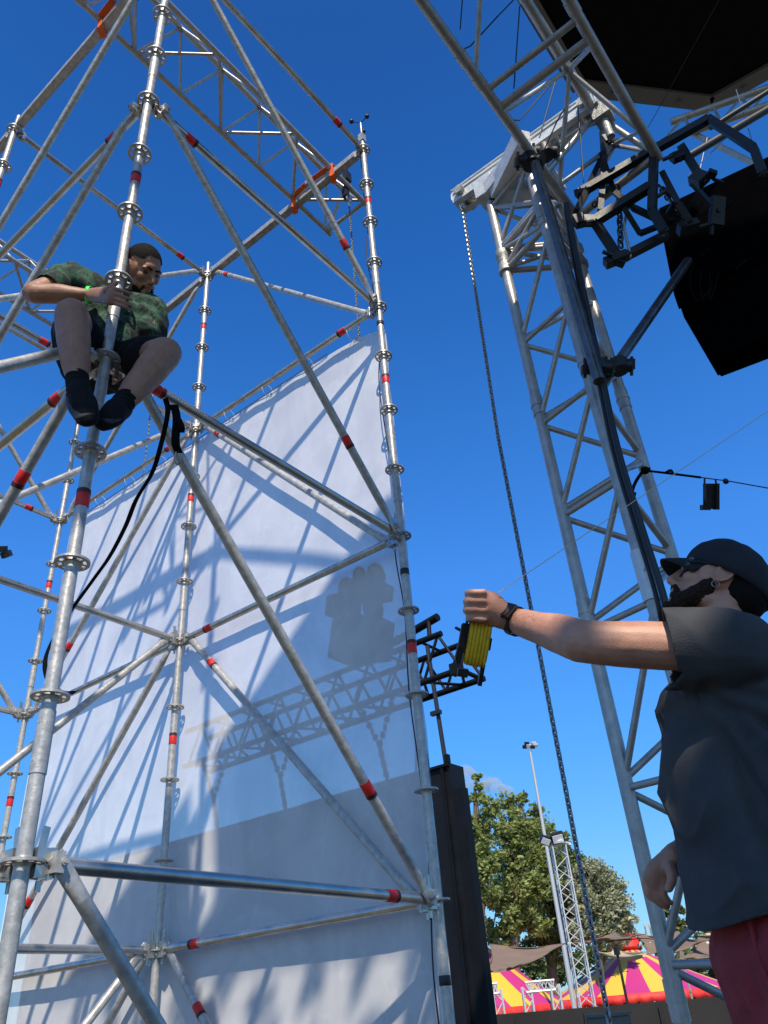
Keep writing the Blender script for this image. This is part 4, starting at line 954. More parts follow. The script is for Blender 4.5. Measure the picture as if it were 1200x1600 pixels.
# ================================================================== people
def blob(bm, pts, side=V((0, 0, 1)), n=18, k=4):
    """closed rounded loft; pts = [(point, radius along side, radius across)]"""
    P = [V(p[0]) for p in pts]; ra = [p[1] for p in pts]; rb = [p[2] if len(p) > 2 else p[1] for p in pts]
    S = spline(P, k); N = len(S); A = []; Bq = []
    for i in range(N):
        t = i/k; j = min(int(t), len(P)-2); f = t-j; f = f*f*(3-2*f)
        A.append(ra[j]*(1-f)+ra[j+1]*f); Bq.append(rb[j]*(1-f)+rb[j+1]*f)
    rings = []
    def ring(c, d, a, b):
        s = side - d*side.dot(d)
        if s.length < 1e-3: s = V((1, 0, 0)) - d*d.x
        s.normalize(); o = d.cross(s)
        return [bm.verts.new(c + s*math.cos(2*math.pi*q/n)*a + o*math.sin(2*math.pi*q/n)*b) for q in range(n)]
    d0 = (S[1]-S[0]).normalized(); d1 = (S[-1]-S[-2]).normalized(); c0 = min(A[0], Bq[0]); c1 = min(A[-1], Bq[-1])
    for q in (80, 55, 28):
        r = R_(q); rings.append(ring(S[0]-d0*c0*math.sin(r), d0, A[0]*math.cos(r), Bq[0]*math.cos(r)))
    for i in range(N):
        d = (S[min(i+1, N-1)]-S[max(i-1, 0)]).normalized(); rings.append(ring(S[i], d, A[i], Bq[i]))
    for q in (28, 55, 80):
        r = R_(q); rings.append(ring(S[-1]+d1*c1*math.sin(r), d1, A[-1]*math.cos(r), Bq[-1]*math.cos(r)))
    for a, b in zip(rings, rings[1:]):
        for q in range(n): j = (q+1) % n; bm.faces.new((a[q], a[j], b[j], b[q]))
    bm.faces.new(rings[0][::-1]); bm.faces.new(rings[-1])
def fuse(name, bm, vox, it, ma, parent, fn=None, cut=None, thick=0, fac=.5, planes=()):
    bmesh.ops.recalc_face_normals(bm, faces=bm.faces)
    me = bpy.data.meshes.new(name); bm.to_mesh(me); bm.free()
    o = bpy.data.objects.new(name, me); COL.objects.link(o)
    r = o.modifiers.new('r', 'REMESH'); r.mode = 'VOXEL'; r.voxel_size = vox; r.adaptivity = 0
    if it: s = o.modifiers.new('s', 'SMOOTH'); s.iterations = it; s.factor = fac
    dg = bpy.context.evaluated_depsgraph_get(); me2 = bpy.data.meshes.new_from_object(o.evaluated_get(dg)); me2.name = name
    o.modifiers.clear(); o.data = me2; bpy.data.meshes.remove(me)
    if fn:
        nn_ = [v_.normal.copy() for v_ in me2.vertices]
        for v_, n_ in zip(me2.vertices, nn_): v_.co = v_.co + n_*fn(v_.co, n_)
    if cut:
        b2 = bmesh.new(); b2.from_mesh(me2); bmesh.ops.delete(b2, geom=[f for f in b2.faces if cut(f)], context='FACES'); b2.to_mesh(me2); b2.free()
    if planes:
        b2 = bmesh.new(); b2.from_mesh(me2)
        for pl in planes:
            co_, no_, rad = pl[:3]; cc_ = pl[3] if len(pl) > 3 else co_
            fs = [f for f in b2.faces if (f.calc_center_median()-cc_).length < rad]
            gm = list({v_ for f in fs for v_ in f.verts})+list({e_ for f in fs for e_ in f.edges})+fs
            bmesh.ops.bisect_plane(b2, geom=gm, dist=1e-5, plane_co=co_, plane_no=no_, clear_outer=True)
        b2.to_mesh(me2); b2.free()
    for p in me2.polygons: p.use_smooth = True
    me2.materials.append(ma)
    if thick: md = o.modifiers.new('t', 'SOLIDIFY'); md.thickness = thick; md.offset = -1
    if parent: o.parent = parent; o.matrix_parent_inverse = Matrix.Translation(parent.location).inverted()
    return o
def on_ray(u, v, frm, ln, far=True):
    d = ray(u, v); w_ = CC-frm; b = 2*d.dot(w_); c = w_.dot(w_)-ln*ln; D = b*b-4*c
    if D < 0: return CC+d*(-b/2)
    s = math.sqrt(D); return CC+d*((-b+s)/2 if far else (-b-s)/2)
def nz(p, f=1., s=0.): return noise.noise(V(p)*f+V((s, s*1.7, s*.3)))

SKIN_R = mat('skin_ruddy', (.47, .215, .135), .48, 0, (.55, .28, .185), 25, .12, 260, sub=.06)
SKIN_L = mat('skin_tan', (.36, .18, .11), .5, 0, (.29, .135, .08), 22, .15, 200, sub=.05)
HAIR = mat('dark_hair', (.006, .005, .0045), .8, 0, (.014, .011, .009), 120, .4, 240, spec=.12)
BEARD = mat('beard_hair', (.018, .011, .008), .85, 0, (.055, .032, .02), 140, .8, 260, spec=.15)
TEE = mat('washed_black_cotton', (.038, .038, .040), .9, 0, (.062, .061, .062), 7, .35, 380)
CAPM = mat('black_cap_cloth', (.010, .011, .014), .85, 0, (.017, .018, .022), 20, .4, 500)
PANT = mat('brick_red_cloth', (.30, .026, .032), .85, 0, (.40, .04, .045), 10, .35, 300)
SHO = mat('black_shoe', (.006, .006, .007), .8, 0, (.012, .012, .013), 30, .3, 120, spec=.15)
SHORTS = mat('black_shorts', (.007, .0075, .009), .9, 0, (.013, .0135, .016), 16, .3, 200, spec=.15)
LENS = mat('dark_lens', (.006, .006, .008), .08)
BALM = mat('eye_dark', (.02, .015, .012), .2)

def head_prims(bm, M, s=1.0, jaw=1.0, pout=0.):
    def P(x, y, z): return M @ V((x*s, y*s, z*s))
    rot = M.to_3x3().normalized()
    def E(c, r, n=3):
        ball(bm, P(*c), V(r)*s, rot, n)
    E((-.012, 0, .040), (.098, .076, .086)); E((-.045, 0, .02), (.066, .070, .075))
    E((.030, 0, -.010), (.062, .064, .075)); E((.040, 0, -.055), (.046, .048*jaw, .048))
    for e in (-1, 1):
        E((.058, .036*e, -.018), (.028, .024, .024)); E((.020, .046*e, -.060), (.045, .017, .026))
        E((.078, .030*e, .024), (.014, .026, .009)); E((.012, .062*e, .0), (.045, .014, .04))
        E((.096, .0105*e, -.036), (.011, .009, .009), 2)
        # ear
        ear = [P(-.004+.0175*math.cos(q)-.006*math.sin(q), (.0795+.005*abs(math.sin(q)))*e, .002+.029*math.sin(q)) for q in [k*math.pi/8 for k in range(-2, 13)]]
        path(bm, ear, .0042*s, 7); E((-.001, .0755*e, .0), (.015, .005, .023), 2); E((.006, .078*e, -.023), (.008, .0055, .009), 2)
    E((.072, 0, .030), (.022, .045, .030))
    blob(bm, [(P(.088, 0, .018), .009*s, .009*s), (P(.100, 0, -.006), .0095*s, .010*s), (P(.112, 0, -.028), .012*s, .011*s)], rot @ V((0, 1, 0)), 10, 3)
    E((.110, 0, -.031), (.012, .0125, .010), 2)
    E((.084, 0, -.052), (.018, .028, .012)); E((.0935, 0, -.057), (.0085, .022, .0055), 2); E((.090, 0, -.072+pout), (.010, .020, .0065), 2); E((.080, 0, -.092), (.020, .026, .018))
    E((.05, 0, -.085), (.035, .035, .022))

# ------------------------------------------------------------------ man in the cap
hF = V((-.6267, .7793, 0)).normalized(); lF = V((-hF.y, hF.x, 0)); zF = V((0, 0, 1))
EAR = rel(1.8216, .3759, .828)
def B(f, l, z): return V((EAR.x, EAR.y, CC.z)) + hF*f + lF*l + zF*z
man = thing('person', 'bearded man in black cap, black t-shirt and red trousers holding up a line reel', 'person', B(.08, 0, -.9))
th = R_(34); yaw = R_(12)
fw_ = (hF*math.cos(yaw) - lF*math.sin(yaw)).normalized()
hf = (fw_*math.cos(th)+zF*math.sin(th)).normalized(); hl_ = zF.cross(fw_).normalized(); hu = hf.cross(hl_).normalized()
HM = Matrix((hf, hl_, hu)).transposed().to_4x4(); HM.translation = EAR - hl_*.073 + RT*.014 + UP*.014
bm = bmesh.new(); head_prims(bm, HM, .965, 1.05, -.010); HM = HM @ Matrix.Scale(.965, 4)
nb = B(-.02, -.07, .66)
blob(bm, [(HM @ V((-.03, 0, -.03)), .060, .058), ((HM @ V((-.028, 0, -.08))), .058, .056), (nb, .064, .062), (B(-.01, -.07, .58), .10, .07)], lF)
SH = B(.06, .11, .605)
EL = on_ray(918, 1003, SH, .285); WR = on_ray(801, 969, EL, .262)
blob(bm, [(B(.02, .03, .60), .05, .05), (SH, .050, .050), (SH*.5+EL*.5, .054, .052), (EL, .046, .048), (EL*.72+WR*.28, .046, .047), (EL*.3+WR*.7, .034, .037), (WR, .0255, .032)], FW)
hd = (WR-CC).dot(FW)
def hp_(u, v, dd=0): return U(u, v, hd+dd)
# left fist around the reel
blob(bm, [(WR, .024, .031), (hp_(782, 960, .0), .026, .036), (hp_(765, 950, .0), .027, .042), (hp_(748, 945, .0), .024, .040), (hp_(738, 944, .005), .020, .034)], FW)
for i, (v, r, du) in enumerate(((927, .0092, 0), (940, .0096, -3), (953.5, .0096, -3), (967, .0088, 1))):
    blob(bm, [(hp_(756, v-2+i, -.022), r, r), (hp_(738+du, v-1, -.018), r*1.04, r*1.04), (hp_(731+du, v, .004), r, r), (hp_(737+du, v+1, .030), r*.95, r*.95), (hp_(752+du, v+2, .040), r*.88, r*.88)], UP, 10, 3)
blob(bm, [(hp_(782, 962, .01), .014, .014), (hp_(772, 972, .035), .0125, .0125), (hp_(758, 974, .05), .011, .011), (hp_(747, 966, .052), .0095, .0095)], UP, 10, 3)
# right arm hanging on the far side
SR = B(.0, -.28, .60); EK = B(.02, -.37, .32); WK = H(1052, 1340, 2.06)
blob(bm, [(B(.0, -.18, .60), .06, .07), (SR, .058, .058), (SR*.5+EK*.5, .05, .05), (EK, .042, .044), (EK*.5+WK*.5, .038, .040), (WK, .026, .031)], hF)
wd = (WK-CC).dot(FW)
def rp(u, v, dd=0): return U(u, v, wd+dd)
blob(bm, [(WK, .024, .030), (rp(1043, 1352, -.0), .022, .034), (rp(1032, 1366, -.005), .020, .038), (rp(1024, 1380, -.01), .017, .036)], FW)
for k_, (pts_) in enumerate((((1018, 1366, .012), (1008, 1376, .01), (1010, 1393, .005), (1017, 1404, .0)), ((1020, 1376, -.004), (1015, 1390, -.008), (1025, 1406, -.01), (1034, 1415, -.012)), ((1030, 1380, -.012), (1027, 1396, -.018), (1036, 1410, -.02), (1043, 1417, -.02)), ((1038, 1378, -.02), (1037, 1394, -.028), (1043, 1406, -.03), (1049, 1411, -.03)))):
    r = (.0095, .0105, .0105, .009)[k_]
    blob(bm, [(rp(*p), r*(1-.08*j), r*(1-.08*j)) for j, p in enumerate(pts_)], FW, 10, 3)
blob(bm, [(rp(1046, 1356, -.03), .0135, .0135), (rp(1050, 1372, -.045), .012, .012), (rp(1045, 1388, -.05), .0105, .0105)], FW, 10, 3)
# trunk and legs under the clothes
blob(bm, [(B(.0, -.07, .60), .15, .07), (B(.02, -.07, .46), .155, .09), (B(.03, -.07, .26), .15, .10), (B(.05, -.07, .08), .16, .11), (B(.05, -.07, -.02), .15, .11)], lF)
for e in (-1, 1):
    l0 = -.07+.095*e
    blob(bm, [(B(.06, l0, .02), .085, .09), (B(.07, l0, -.2), .075, .082), (B(.07, l0+.01*e, -.42), .055, .06), (B(.05, l0+.01*e, -.62), .050, .055), (B(.04, l0+.01*e, -.82), .036, .04)], lF)
    blob(bm, [(B(.02, l0+.01*e, -.86), .035, .035), (B(.12, l0+.02*e, -.875), .042, .025), (B(.20, l0+.025*e, -.88), .035, .018)], lF)
fuse('body', bm, .0042, 4, SKIN_R, man, lambda p, n: .0008*nz(p, 40))
# fine hair on the forearm
bm = bmesh.new(); rnd = random.Random(9)
fax = (WR-EL).normalized()
for _ in range(1500):
    t_ = rnd.uniform(.18, .97); c = EL+(WR-EL)*t_; q = rnd.gauss(.3, .9)
    n_ = (UP-fax*UP.dot(fax)).normalized()*math.cos(q) + (-FW+fax*FW.dot(fax)).normalized()*math.sin(q)
    r = .046-.019*t_; p = c+n_*(r-.003); d = (n_*.6+fax*rnd.uniform(.5, 1.2)+UP*rnd.uniform(-.5, .2)).normalized(); s_ = fax.cross(n_).normalized()*.0003
    bm.faces.new([bm.verts.new(x__) for x__ in (p-s_, p+s_, p+d*rnd.uniform(.006, .013))])
under(obj('arm_hair', bm, BEARD, smooth=False), man)
# beard
def HP(x, y, z): return HM @ V((x, y, z))
hrot = HM.to_3x3().normalized()
bm = bmesh.new()
for e in (-1, 1):
    blob(bm, [(HP(.014, .069*e, -.010), .008, .006), (HP(.024, .0625*e, -.045), .020, .010), (HP(.047, .0485*e, -.078), .022, .014), (HP(.070, .027*e, -.096), .024, .020)], hrot @ V((1, 0, 0)), 14, 4)
    blob(bm, [(HP(.098, .003*e, -.046), .006, .006), (HP(.093, .020*e, -.052), .007, .007), (HP(.080, .032*e, -.075), .009, .010), (HP(.072, .034*e, -.095), .014, .014)], hrot @ V((0, 0, 1)), 10, 4)
ball(bm, HP(.078, 0, -.108), (.027, .033, .028), hrot, 3); ball(bm, HP(.086, 0, -.122), (.021, .024, .024), hrot, 3); ball(bm, HP(.045, 0, -.100), (.036, .040, .024), hrot, 3)
fuse('beard', bm, .004, 3, BEARD, man, lambda p, n: .0035*nz(p, 90)+.0025*nz(p, 190, 3))
bm = bmesh.new(); rnd = random.Random(5)     # loose beard hairs
for _ in range(900):
    y = rnd.uniform(-.055, .055); t_ = rnd.random(); x = .098-abs(y)*.9+rnd.uniform(-.03, .012); z = -.07-.07*t_+abs(y)*.5
    p = HP(x, y, z); d = (hrot @ V((.35+rnd.uniform(-.3, .3), y*5, -.9+rnd.uniform(-.2, .2)))).normalized(); s = frame(d)[0]*.0007; L_ = rnd.uniform(.010, .024)
    bm.faces.new([bm.verts.new(q) for q in (p-s, p+s, p+d*L_+hrot @ V((rnd.uniform(-.003, .003), 0, 0)))])
under(obj('beard_strands', bm, BEARD, smooth=False), man)
bm = bmesh.new(); ball(bm, HP(.0935, 0, -.067), (.007, .019, .006), hrot, 2)
under(obj('mouth', bm, mat('mouth_dark', (.05, .012, .012), .5)), man)
bm = bmesh.new(); box(bm, HP(.0935, 0, -.0625), .004, .022, .004, hf, hl_, hu); under(obj('teeth', bm, WHT), man)
# hair at the nape
bm = bmesh.new(); ball(bm, HP(-.052, 0, .0), (.068, .073, .075), hrot, 3)
for e in (-1, 1): blob(bm, [(HP(.020, .066*e, .03), .006, .012), (HP(.020, .068*e, .006), .004, .008)], hrot @ V((1, 0, 0)))
fuse('hair', bm, .004, 2, HAIR, man, lambda p, n: .0015*nz(p, 120))
# cap
cap = thing('cap', 'x', 'x', man.location); del cap['label'], cap['category']; cap.parent = man; cap.matrix_parent_inverse = Matrix.Translation(man.location).inverted()
bm = bmesh.new(); nU, nV = 36, 12; rings = []
for j in range(nV+1):
    a = R_(-8+98*j/nV); row = []
    for i in range(nU):
        b = 2*math.pi*i/nU; cx_, cy_ = math.cos(b), math.sin(b)
        seam = 1-.006*(abs(math.cos(3*b)) < .06)
        x = -.014+.110*math.cos(a)*cx_*seam*(1.02 if cx_ > 0 else 1.03); y = .089*math.cos(a)*cy_*seam; z = .022+(-.015 if cx_ < 0 else .016*cx_)*(-cx_ if cx_ < 0 else 1)*(1-j/nV)*1.1+.111*math.sin(a)*seam
        p = V((x, y, z)); p += p.normalized()*(.002*nz(p, 30)+.0015*nz(p, 60, 4)); row.append(bm.verts.new(HM @ p))
    rings.append(row)
for a, b in zip(rings, rings[1:]):
    for i in range(nU): bm.faces.new((a[i], a[(i+1) % nU], b[(i+1) % nU], b[i]))
o = obj('crown', bm, CAPM, angle=80); o.modifiers.new('s', 'SOLIDIFY').thickness = .003; under(o, cap)
bm = bmesh.new(); g = []
for i in range(17):
    row = []; ph = -1.15+2.3*i/16
    for j in range(8):
        t_ = j/7; r0 = .103; x = -.012+r0*math.cos(ph*.95)+t_*.064*math.cos(ph)**.8 if math.cos(ph) > 0 else 0
        y = .080*math.sin(ph*1.0)*(1-.10*t_); z = .038-.030*(1-math.cos(ph*1.15))*(1+.5*t_)-.012*t_-.010*t_*t_
        row.append(bm.verts.new(HP(x, y, z)))
    g.append(row)
for i in range(16):
    for j in range(7): bm.faces.new((g[i][j], g[i+1][j], g[i+1][j+1], g[i][j+1]))
o = obj('brim', bm, CAPM, angle=80); o.modifiers.new('s', 'SOLIDIFY').thickness = .004; under(o, cap)
bm = bmesh.new(); ball(bm, HP(-.014, 0, .133), .007, n=2); under(obj('button', bm, CAPM), cap)
# sunglasses, earring
sg = thing('sunglasses', 'x', 'x', man.location); del sg['label'], sg['category']; sg.parent = man; sg.matrix_parent_inverse = Matrix.Translation(man.location).inverted()
bm = bmesh.new()
for e in (-1, 1):
    box(bm, HP(.094-.006, .033*e, .004), .004, .052, .036, (hrot @ V((1, .22*e, -.1))).normalized(), (hrot @ V((-.22*e, 1, 0))).normalized(), hu)
    ball(bm, HP(.084, .040*e, .003), (.013, .022, .020), hrot, 3)
under(obj('lens', bm, LENS, smooth=False), sg)
for e in (-1, 1):
    bm = bmesh.new(); path(bm, [HP(.088, .057*e, .008), HP(.06, .0715*e, .012), HP(.012, .0775*e, .016)], .0026, 6); under(obj('temple', bm, BLK), sg)
bm = bmesh.new(); tube(bm, HP(.097, -.014, .012), HP(.097, .014, .012), .0022, n=6); under(obj('bridge', bm, BLK), sg)
bm = bmesh.new(); path(bm, [HP(.006+.009*math.cos(q), .083, -.038+.009*math.sin(q)) for q in [k*.45 for k in range(14)]], .0011, 6, closed=True)
under(obj('earring', bm, CHN), man)
# t-shirt
FOLDS = [((.185, .57), (.085, .12), .016, .030, -.030), ((.150, .56), (.010, .12), .014, .030, -.020), ((.215, .50), (.150, .12), .016, .026, .014), ((.155, .545), (-.12, .40), .012, .026, -.018),
         ((.150, .530), (-.09, .24), .012, .028, -.022), ((.14, .555), (-.02, .15), .014, .022, .014), ((.15, .55), (-.16, .50), .010, .022, -.014), ((.10, .40), (.04, .12), .012, .02, .012), ((-.02, .42), (-.12, .14), .014, .024, -.014), ((.17, .56), (.13, .12), .010, .016, .010)]
def fold(p, n):
    q = V(p)-B(0, 0, 0); f = q.dot(hF); l = q.dot(lF); z = q.z; d = 0
    near = 1 if l > -.12 else .35
    fw2 = f+.012*nz(p, 4, 1)+.02*nz(p, 1.5, 6); zw = z+.012*nz(p, 4, 9)
    for (a, b, w0, w1, h) in FOLDS:
        ux, uz = b[0]-a[0], b[1]-a[1]; L2 = ux*ux+uz*uz; t = ((fw2-a[0])*ux+(zw-a[1])*uz)/L2; tc_ = max(0, min(1, t))
        dd = math.hypot(fw2-a[0]-ux*tc_, zw-a[1]-uz*tc_); w_ = w0+(w1-w0)*tc_
        d += h*near*math.exp(-(dd/w_)**2)*(1 if t < 1 else .8)
    k_ = max(0, min(1, (.60-z)/.13)) if l < .06 else max(0, min(1, (.55-z)/.10))
    d = d*k_ if d < 0 else d*(.4+.6*k_)
    d += .008*(1-abs(2*nz(p, 5, 2)))**3 + .004*nz(p, 12, 8)
    return max(d*1.35, -.032)
bm = bmesh.new()
blob(bm, [(B(-.015, -.07, .655), .085, .07), (B(-.005, -.07, .61), .18, .095), (B(.035, -.07, .52), .20, .155), (B(.042, -.07, .40), .205, .160), (B(.046, -.07, .25), .21, .166), (B(.056, -.07, .14), .215, .176), (B(.060, -.07, .08), .22, .18)], lF, 28)
SE = SH+(EL-SH)*.40
blob(bm, [(B(.01, .02, .585), .085, .085), (SH, .080, .082), (SH+(EL-SH)*.25-UP*.006, .076, .088), (SE-UP*.006, .070, .086), (SE+(EL-SH).normalized()*.06-UP*.004, .068, .080)], FW, 22)
blob(bm, [(SH-UP*.035, .065, .07), (SH+(EL-SH)*.22-UP*.045, .058, .055), (SH+(EL-SH)*.34-UP*.035, .055, .05)], FW, 18)
RE = SR+(EK-SR)*.55
blob(bm, [(B(-.0, -.2, .585), .085, .085), (SR, .078, .08), (RE, .07, .075), (RE+(EK-SR).normalized()*.04, .07, .074)], FW, 20)
ad = (EL-SH).normalized(); ad2 = (EK-SR).normalized()
hn = (V((0, 0, -1)) - hF*.42 - lF*.12).normalized()
tee = fuse('t_shirt', bm, .0062, 6, TEE, man, fold, None, .004, planes=((SE+ad*.012, (ad*.97-UP*.22).normalized(), .118, SE+ad*.085+UP*.012), (RE+ad2*.01, ad2, .15), (B(-.015, -.07, .672), (zF*.95+hF*.2).normalized(), .11), (B(.20, -.07, .125), hn, 9)))
bm = bmesh.new()
hemr = [p for p in [SE+ad*.008]]
x_, y_ = frame(ad, FW); 
# trousers
def pfold(p, n):
    q = V(p)-B(0, 0, 0)
    return .008*math.sin(q.z*38+q.dot(hF)*30+4*nz(p, 3, 2))*(.4+.6*abs(nz(p, 4)))+.006*nz(p, 9, 3)+.005*nz(p, 22, 1)
bm = bmesh.new()
blob(bm, [(B(.055, -.07, .20), .165, .125), (B(.06, -.07, .08), .18, .14), (B(.06, -.07, -.02), .175, .13)], lF, 24)
for e in (-1, 1):
    l0 = -.07+.095*e
    blob(bm, [(B(.065, l0, .06), .10, .115), (B(.07, l0, -.14), .095, .108), (B(.07, l0+.01*e, -.42), .082, .09), (B(.055, l0+.01*e, -.66), .08, .085), (B(.045, l0+.01*e, -.82), .085, .085)], lF, 22)
fuse('trousers', bm, .0075, 5, PANT, man, pfold)
bm = bmesh.new(); path(bm, spline([B(.175, .045, .14), B(.180, .05, .04), B(.172, .06, -.06), B(.165, .07, -.16)], 4), .0045, 6); under(obj('pocket_seam', bm, PANT), man)
bm = bmesh.new()
for e in (-1, 1):
    l0 = -.07+.105*e; blob(bm, [(B(-.02, l0, -.85), .045, .05), (B(.05, l0+.01*e, -.86), .045, .045), (B(.16, l0+.02*e, -.872), .05, .032), (B(.24, l0+.025*e, -.878), .04, .024)], lF)
fuse('shoes', bm, .008, 3, SHO, man)
# watch
wt = thing('watch', 'x', 'x', WR); del wt['label'], wt['category']; wt.parent = man; wt.matrix_parent_inverse = Matrix.Translation(man.location).inverted()
wax = (EL-WR).normalized(); WC = WR+wax*.008
wx = (FW-wax*FW.dot(wax)).normalized(); wy = wax.cross(wx)
bm = bmesh.new(); N_ = 28
prev = None; ringsW = []
for off, rr in ((-.0125, .0), (-.012, .0022), (.012, .0022), (.0125, .0)):
    ringsW.append([bm.verts.new(WC+wax*off+wx*math.cos(2*math.pi*k/N_)*(.0285+rr)+wy*math.sin(2*math.pi*k/N_)*(.0355+rr)) for k in range(N_)])
for a, b in zip(ringsW, ringsW[1:]):
    for k in range(N_): bm.faces.new((a[k], a[(k+1) % N_], b[(k+1) % N_], b[k]))
o = obj('strap', bm, RUB); o.modifiers.new('s', 'SOLIDIFY').thickness = .002; o.parent = wt; o.matrix_parent_inverse = Matrix.Translation(WR).inverted()
fd = (-wx*.75+wy*(.66 if wy.dot(UP) > 0 else -.66)).normalized(); sd = wax.cross(fd)
bm = bmesh.new(); box(bm, WC+fd*.036, .013, .040, .046, fd, wax, sd); bmesh.ops.bevel(bm, geom=bm.edges[:], offset=.0045, segments=3, affect='EDGES')
o = obj('case', bm, BLK); o.parent = wt; o.matrix_parent_inverse = Matrix.Translation(WR).inverted()
bm = bmesh.new(); box(bm, WC+fd*.0428, .001, .033, .039, fd, wax, sd); o = obj('watch_glass', bm, LENS, smooth=False); o.parent = wt; o.matrix_parent_inverse = Matrix.Translation(WR).inverted()
# reel
rl = thing('line_reel', 'hand reel wound with bright yellow line held in the raised fist', 'reel', hp_(745, 1010))
ru = (UP*.985+RT*.17).normalized(); rr_ = ru.cross(-FW).normalized(); rc = hp_(746, 1004, .014)
bm = bmesh.new()
bmd = bmesh.new()
for i in range(19):
    k = -9+i; s = (1-abs(k)/9*.07+.012*math.sin(i*2.3))
    ring = []
    for q in range(20):
        a = 2*math.pi*q/20; cu = math.copysign(abs(math.sin(a))**.45, math.sin(a)); cw = math.copysign(abs(math.cos(a))**.8, math.cos(a))
        ring.append(rc+rr_*(k*.0029)+ru*cu*(.060+.0018*math.sin(i*2.7)-(.006 if abs(k) > 8 else 0))*s+FW*cw*.020*s)
    path(bm if i % 3 else bmd, ring, .0018, 6, closed=True)
    ring2 = [rc+(p-rc)*.975+rr_*.001 for p in ring]; path(bm, ring2, .0014, 5, closed=True)
under(obj('wound_line', bm, YEL), rl)
under(obj('wound_line', bmd, mat('yellow_line_groove_shade', (.42, .26, .012), .6, 0, (.55, .36, .02), 60)), rl)  # every third ring darker: groove shade between the turns, painted in
bm = bmesh.new()
hb = hp_(724, 1004, .010); box(bm, hb+ru*.012, .024, .022, .072, rr_, FW, ru); box(bm, hb-ru*.030-rr_*.006, .015, .022, .045, rr_, FW, ru)
bmesh.ops.bevel(bm, geom=bm.edges[:], offset=.003, segments=2, affect='EDGES'); tube(bm, hb+ru*.045, hb+ru*.075, .0035, n=8)
under(obj('handle', bm, BLK), rl)
bm = bmesh.new(); box(bm, rc, .040, .026, .10, rr_, FW, ru)
p = hp_(764, 1006, .02); box(bm, p, .009, .02, .030, rr_, FW, ru); p = hp_(752, 1054, .016); box(bm, p, .010, .016, .055, rr_, FW, ru)
p = hp_(718, 1050, .0); box(bm, p+rr_*.008, .026, .016, .020, rr_, FW, ru)
under(obj('core', bm, BLK, smooth=False), rl)
bm = bmesh.new(); st0 = hp_(779, 926, -.015); st1 = H(1200, 642, 2.3); path(bm, [st0, st0+(st1-st0)*.5, st1+(st1-st0)*.2], .0012, 5)
tag(obj('taut_string', bm, STR), 'thin pale string running from the raised fist to the upper right edge', 'string')

# ------------------------------------------------------------------ worker on the scaffold
wk = thing('person', 'young man with short black hair and green camouflage shirt sitting astride the scaffold post', 'person', U(160, 560, 3.6))
HD = 3.84
hf = (RT*.70-FW*.60-UP*.42).normalized(); hu = (UP*.93+RT*.26-FW*.10); hl_ = hu.cross(hf).normalized(); hu = hf.cross(hl_).normalized()
HM = Matrix((hf, hl_, hu)).transposed().to_4x4(); HM.translation = U(222, 424, HD); hrot = HM.to_3x3()
bm = bmesh.new(); head_prims(bm, HM, 1.03, 1.0)
NB = U(200, 468, 3.86)
blob(bm, [(HP(-.02, 0, -.03), .058, .058), (HP(-.025, 0, -.08), .058, .06), (NB, .064, .064), (U(190, 490, 3.84), .10, .08)], RT)
SR2 = U(112, 438, 3.84); ER = on_ray(52, 458, SR2, .27, far=False); WR2 = on_ray(141, 461, ER, .26, far=False)
blob(bm, [(U(145, 455, 3.85), .07, .07), (SR2, .065, .065), (SR2*.5+ER*.5, .056, .056), (ER, .046, .050), (ER*.6+WR2*.4, .046, .05), (WR2, .027, .034)], UP)
wd2 = 3.36
def wp(u, v, dd=0): return U(u, v, wd2+dd)
wdd = (WR2-CC).dot(FW)
blob(bm, [(WR2, .026, .032), (U(158, 461, (wdd+3.34)/2), .024, .038), (wp(172, 462, -.012), .018, .042), (wp(182, 464, -.02), .016, .040)], FW)
for v0, v1, r in ((450, 457, .0082), (458.5, 466, .0086), (466.5, 474.5, .0085), (474, 482, .0076)):
    blob(bm, [(wp(178, v0, -.028), r, r), (wp(190, (v0+v1)/2, -.036), r*.98, r*.98), (wp(199, v1, -.024), r*.93, r*.93), (wp(206, v1+2, .0), r*.85, r*.85)], UP, 10, 3)
blob(bm, [(wp(165, 455, -.01), .013, .013), (wp(173, 448, -.014), .0115, .0115), (wp(182, 443, -.02), .010, .010)], UP, 10, 3)
SL2 = U(234, 487, 3.80); EL2 = U(236, 548, 3.68); WL2 = U(212, 566, 3.50)
blob(bm, [(U(205, 480, 3.84), .07, .07), (SL2, .062, .062), (EL2, .046, .048), (WL2, .030, .034)], FW)
blob(bm, [(WL2, .028, .034), (U(200, 572, 3.44), .02, .04), (U(192, 578, 3.42), .014, .036)], FW)
for i in range(4): blob(bm, [(U(194-i*2, 570+i*7, 3.41), .009, .009), (U(184-i, 574+i*7, 3.40), .009, .009), (U(177, 578+i*7, 3.41), .008, .008)], FW, 8, 3)
PV = U(158, 560, 3.66)
blob(bm, [(NB-UP*.04, .12, .09), (U(180, 500, 3.80), .15, .105), (U(170, 530, 3.73), .14, .10), (PV, .15, .11)], RT)
KR = U(112, 497, 3.20); AR = U(122, 606, 3.00); KL = U(258, 552, 3.30); AL = U(187, 636, 3.08)
HR = U(135, 575, 3.62); HL = U(188, 578, 3.62)
blob(bm, [(HR, .085, .085), (HR*.5+KR*.5, .085, .085), (KR+UP*.01, .068, .072)], RT); blob(bm, [(HL, .085, .085), (HL*.5+KL*.5, .085, .085), (KL, .068, .070)], UP)
blob(bm, [(KR, .068, .068), (KR*.72+AR*.28, .066, .068), (KR*.4+AR*.6, .058, .060), (AR, .036, .040)], RT)
blob(bm, [(KL, .068, .070), (KL*.72+AL*.28, .068, .068), (KL*.4+AL*.6, .056, .058), (AL, .035, .040)], FW)
TR_ = U(137, 652, 2.88); TL_ = U(165, 660, 2.98)
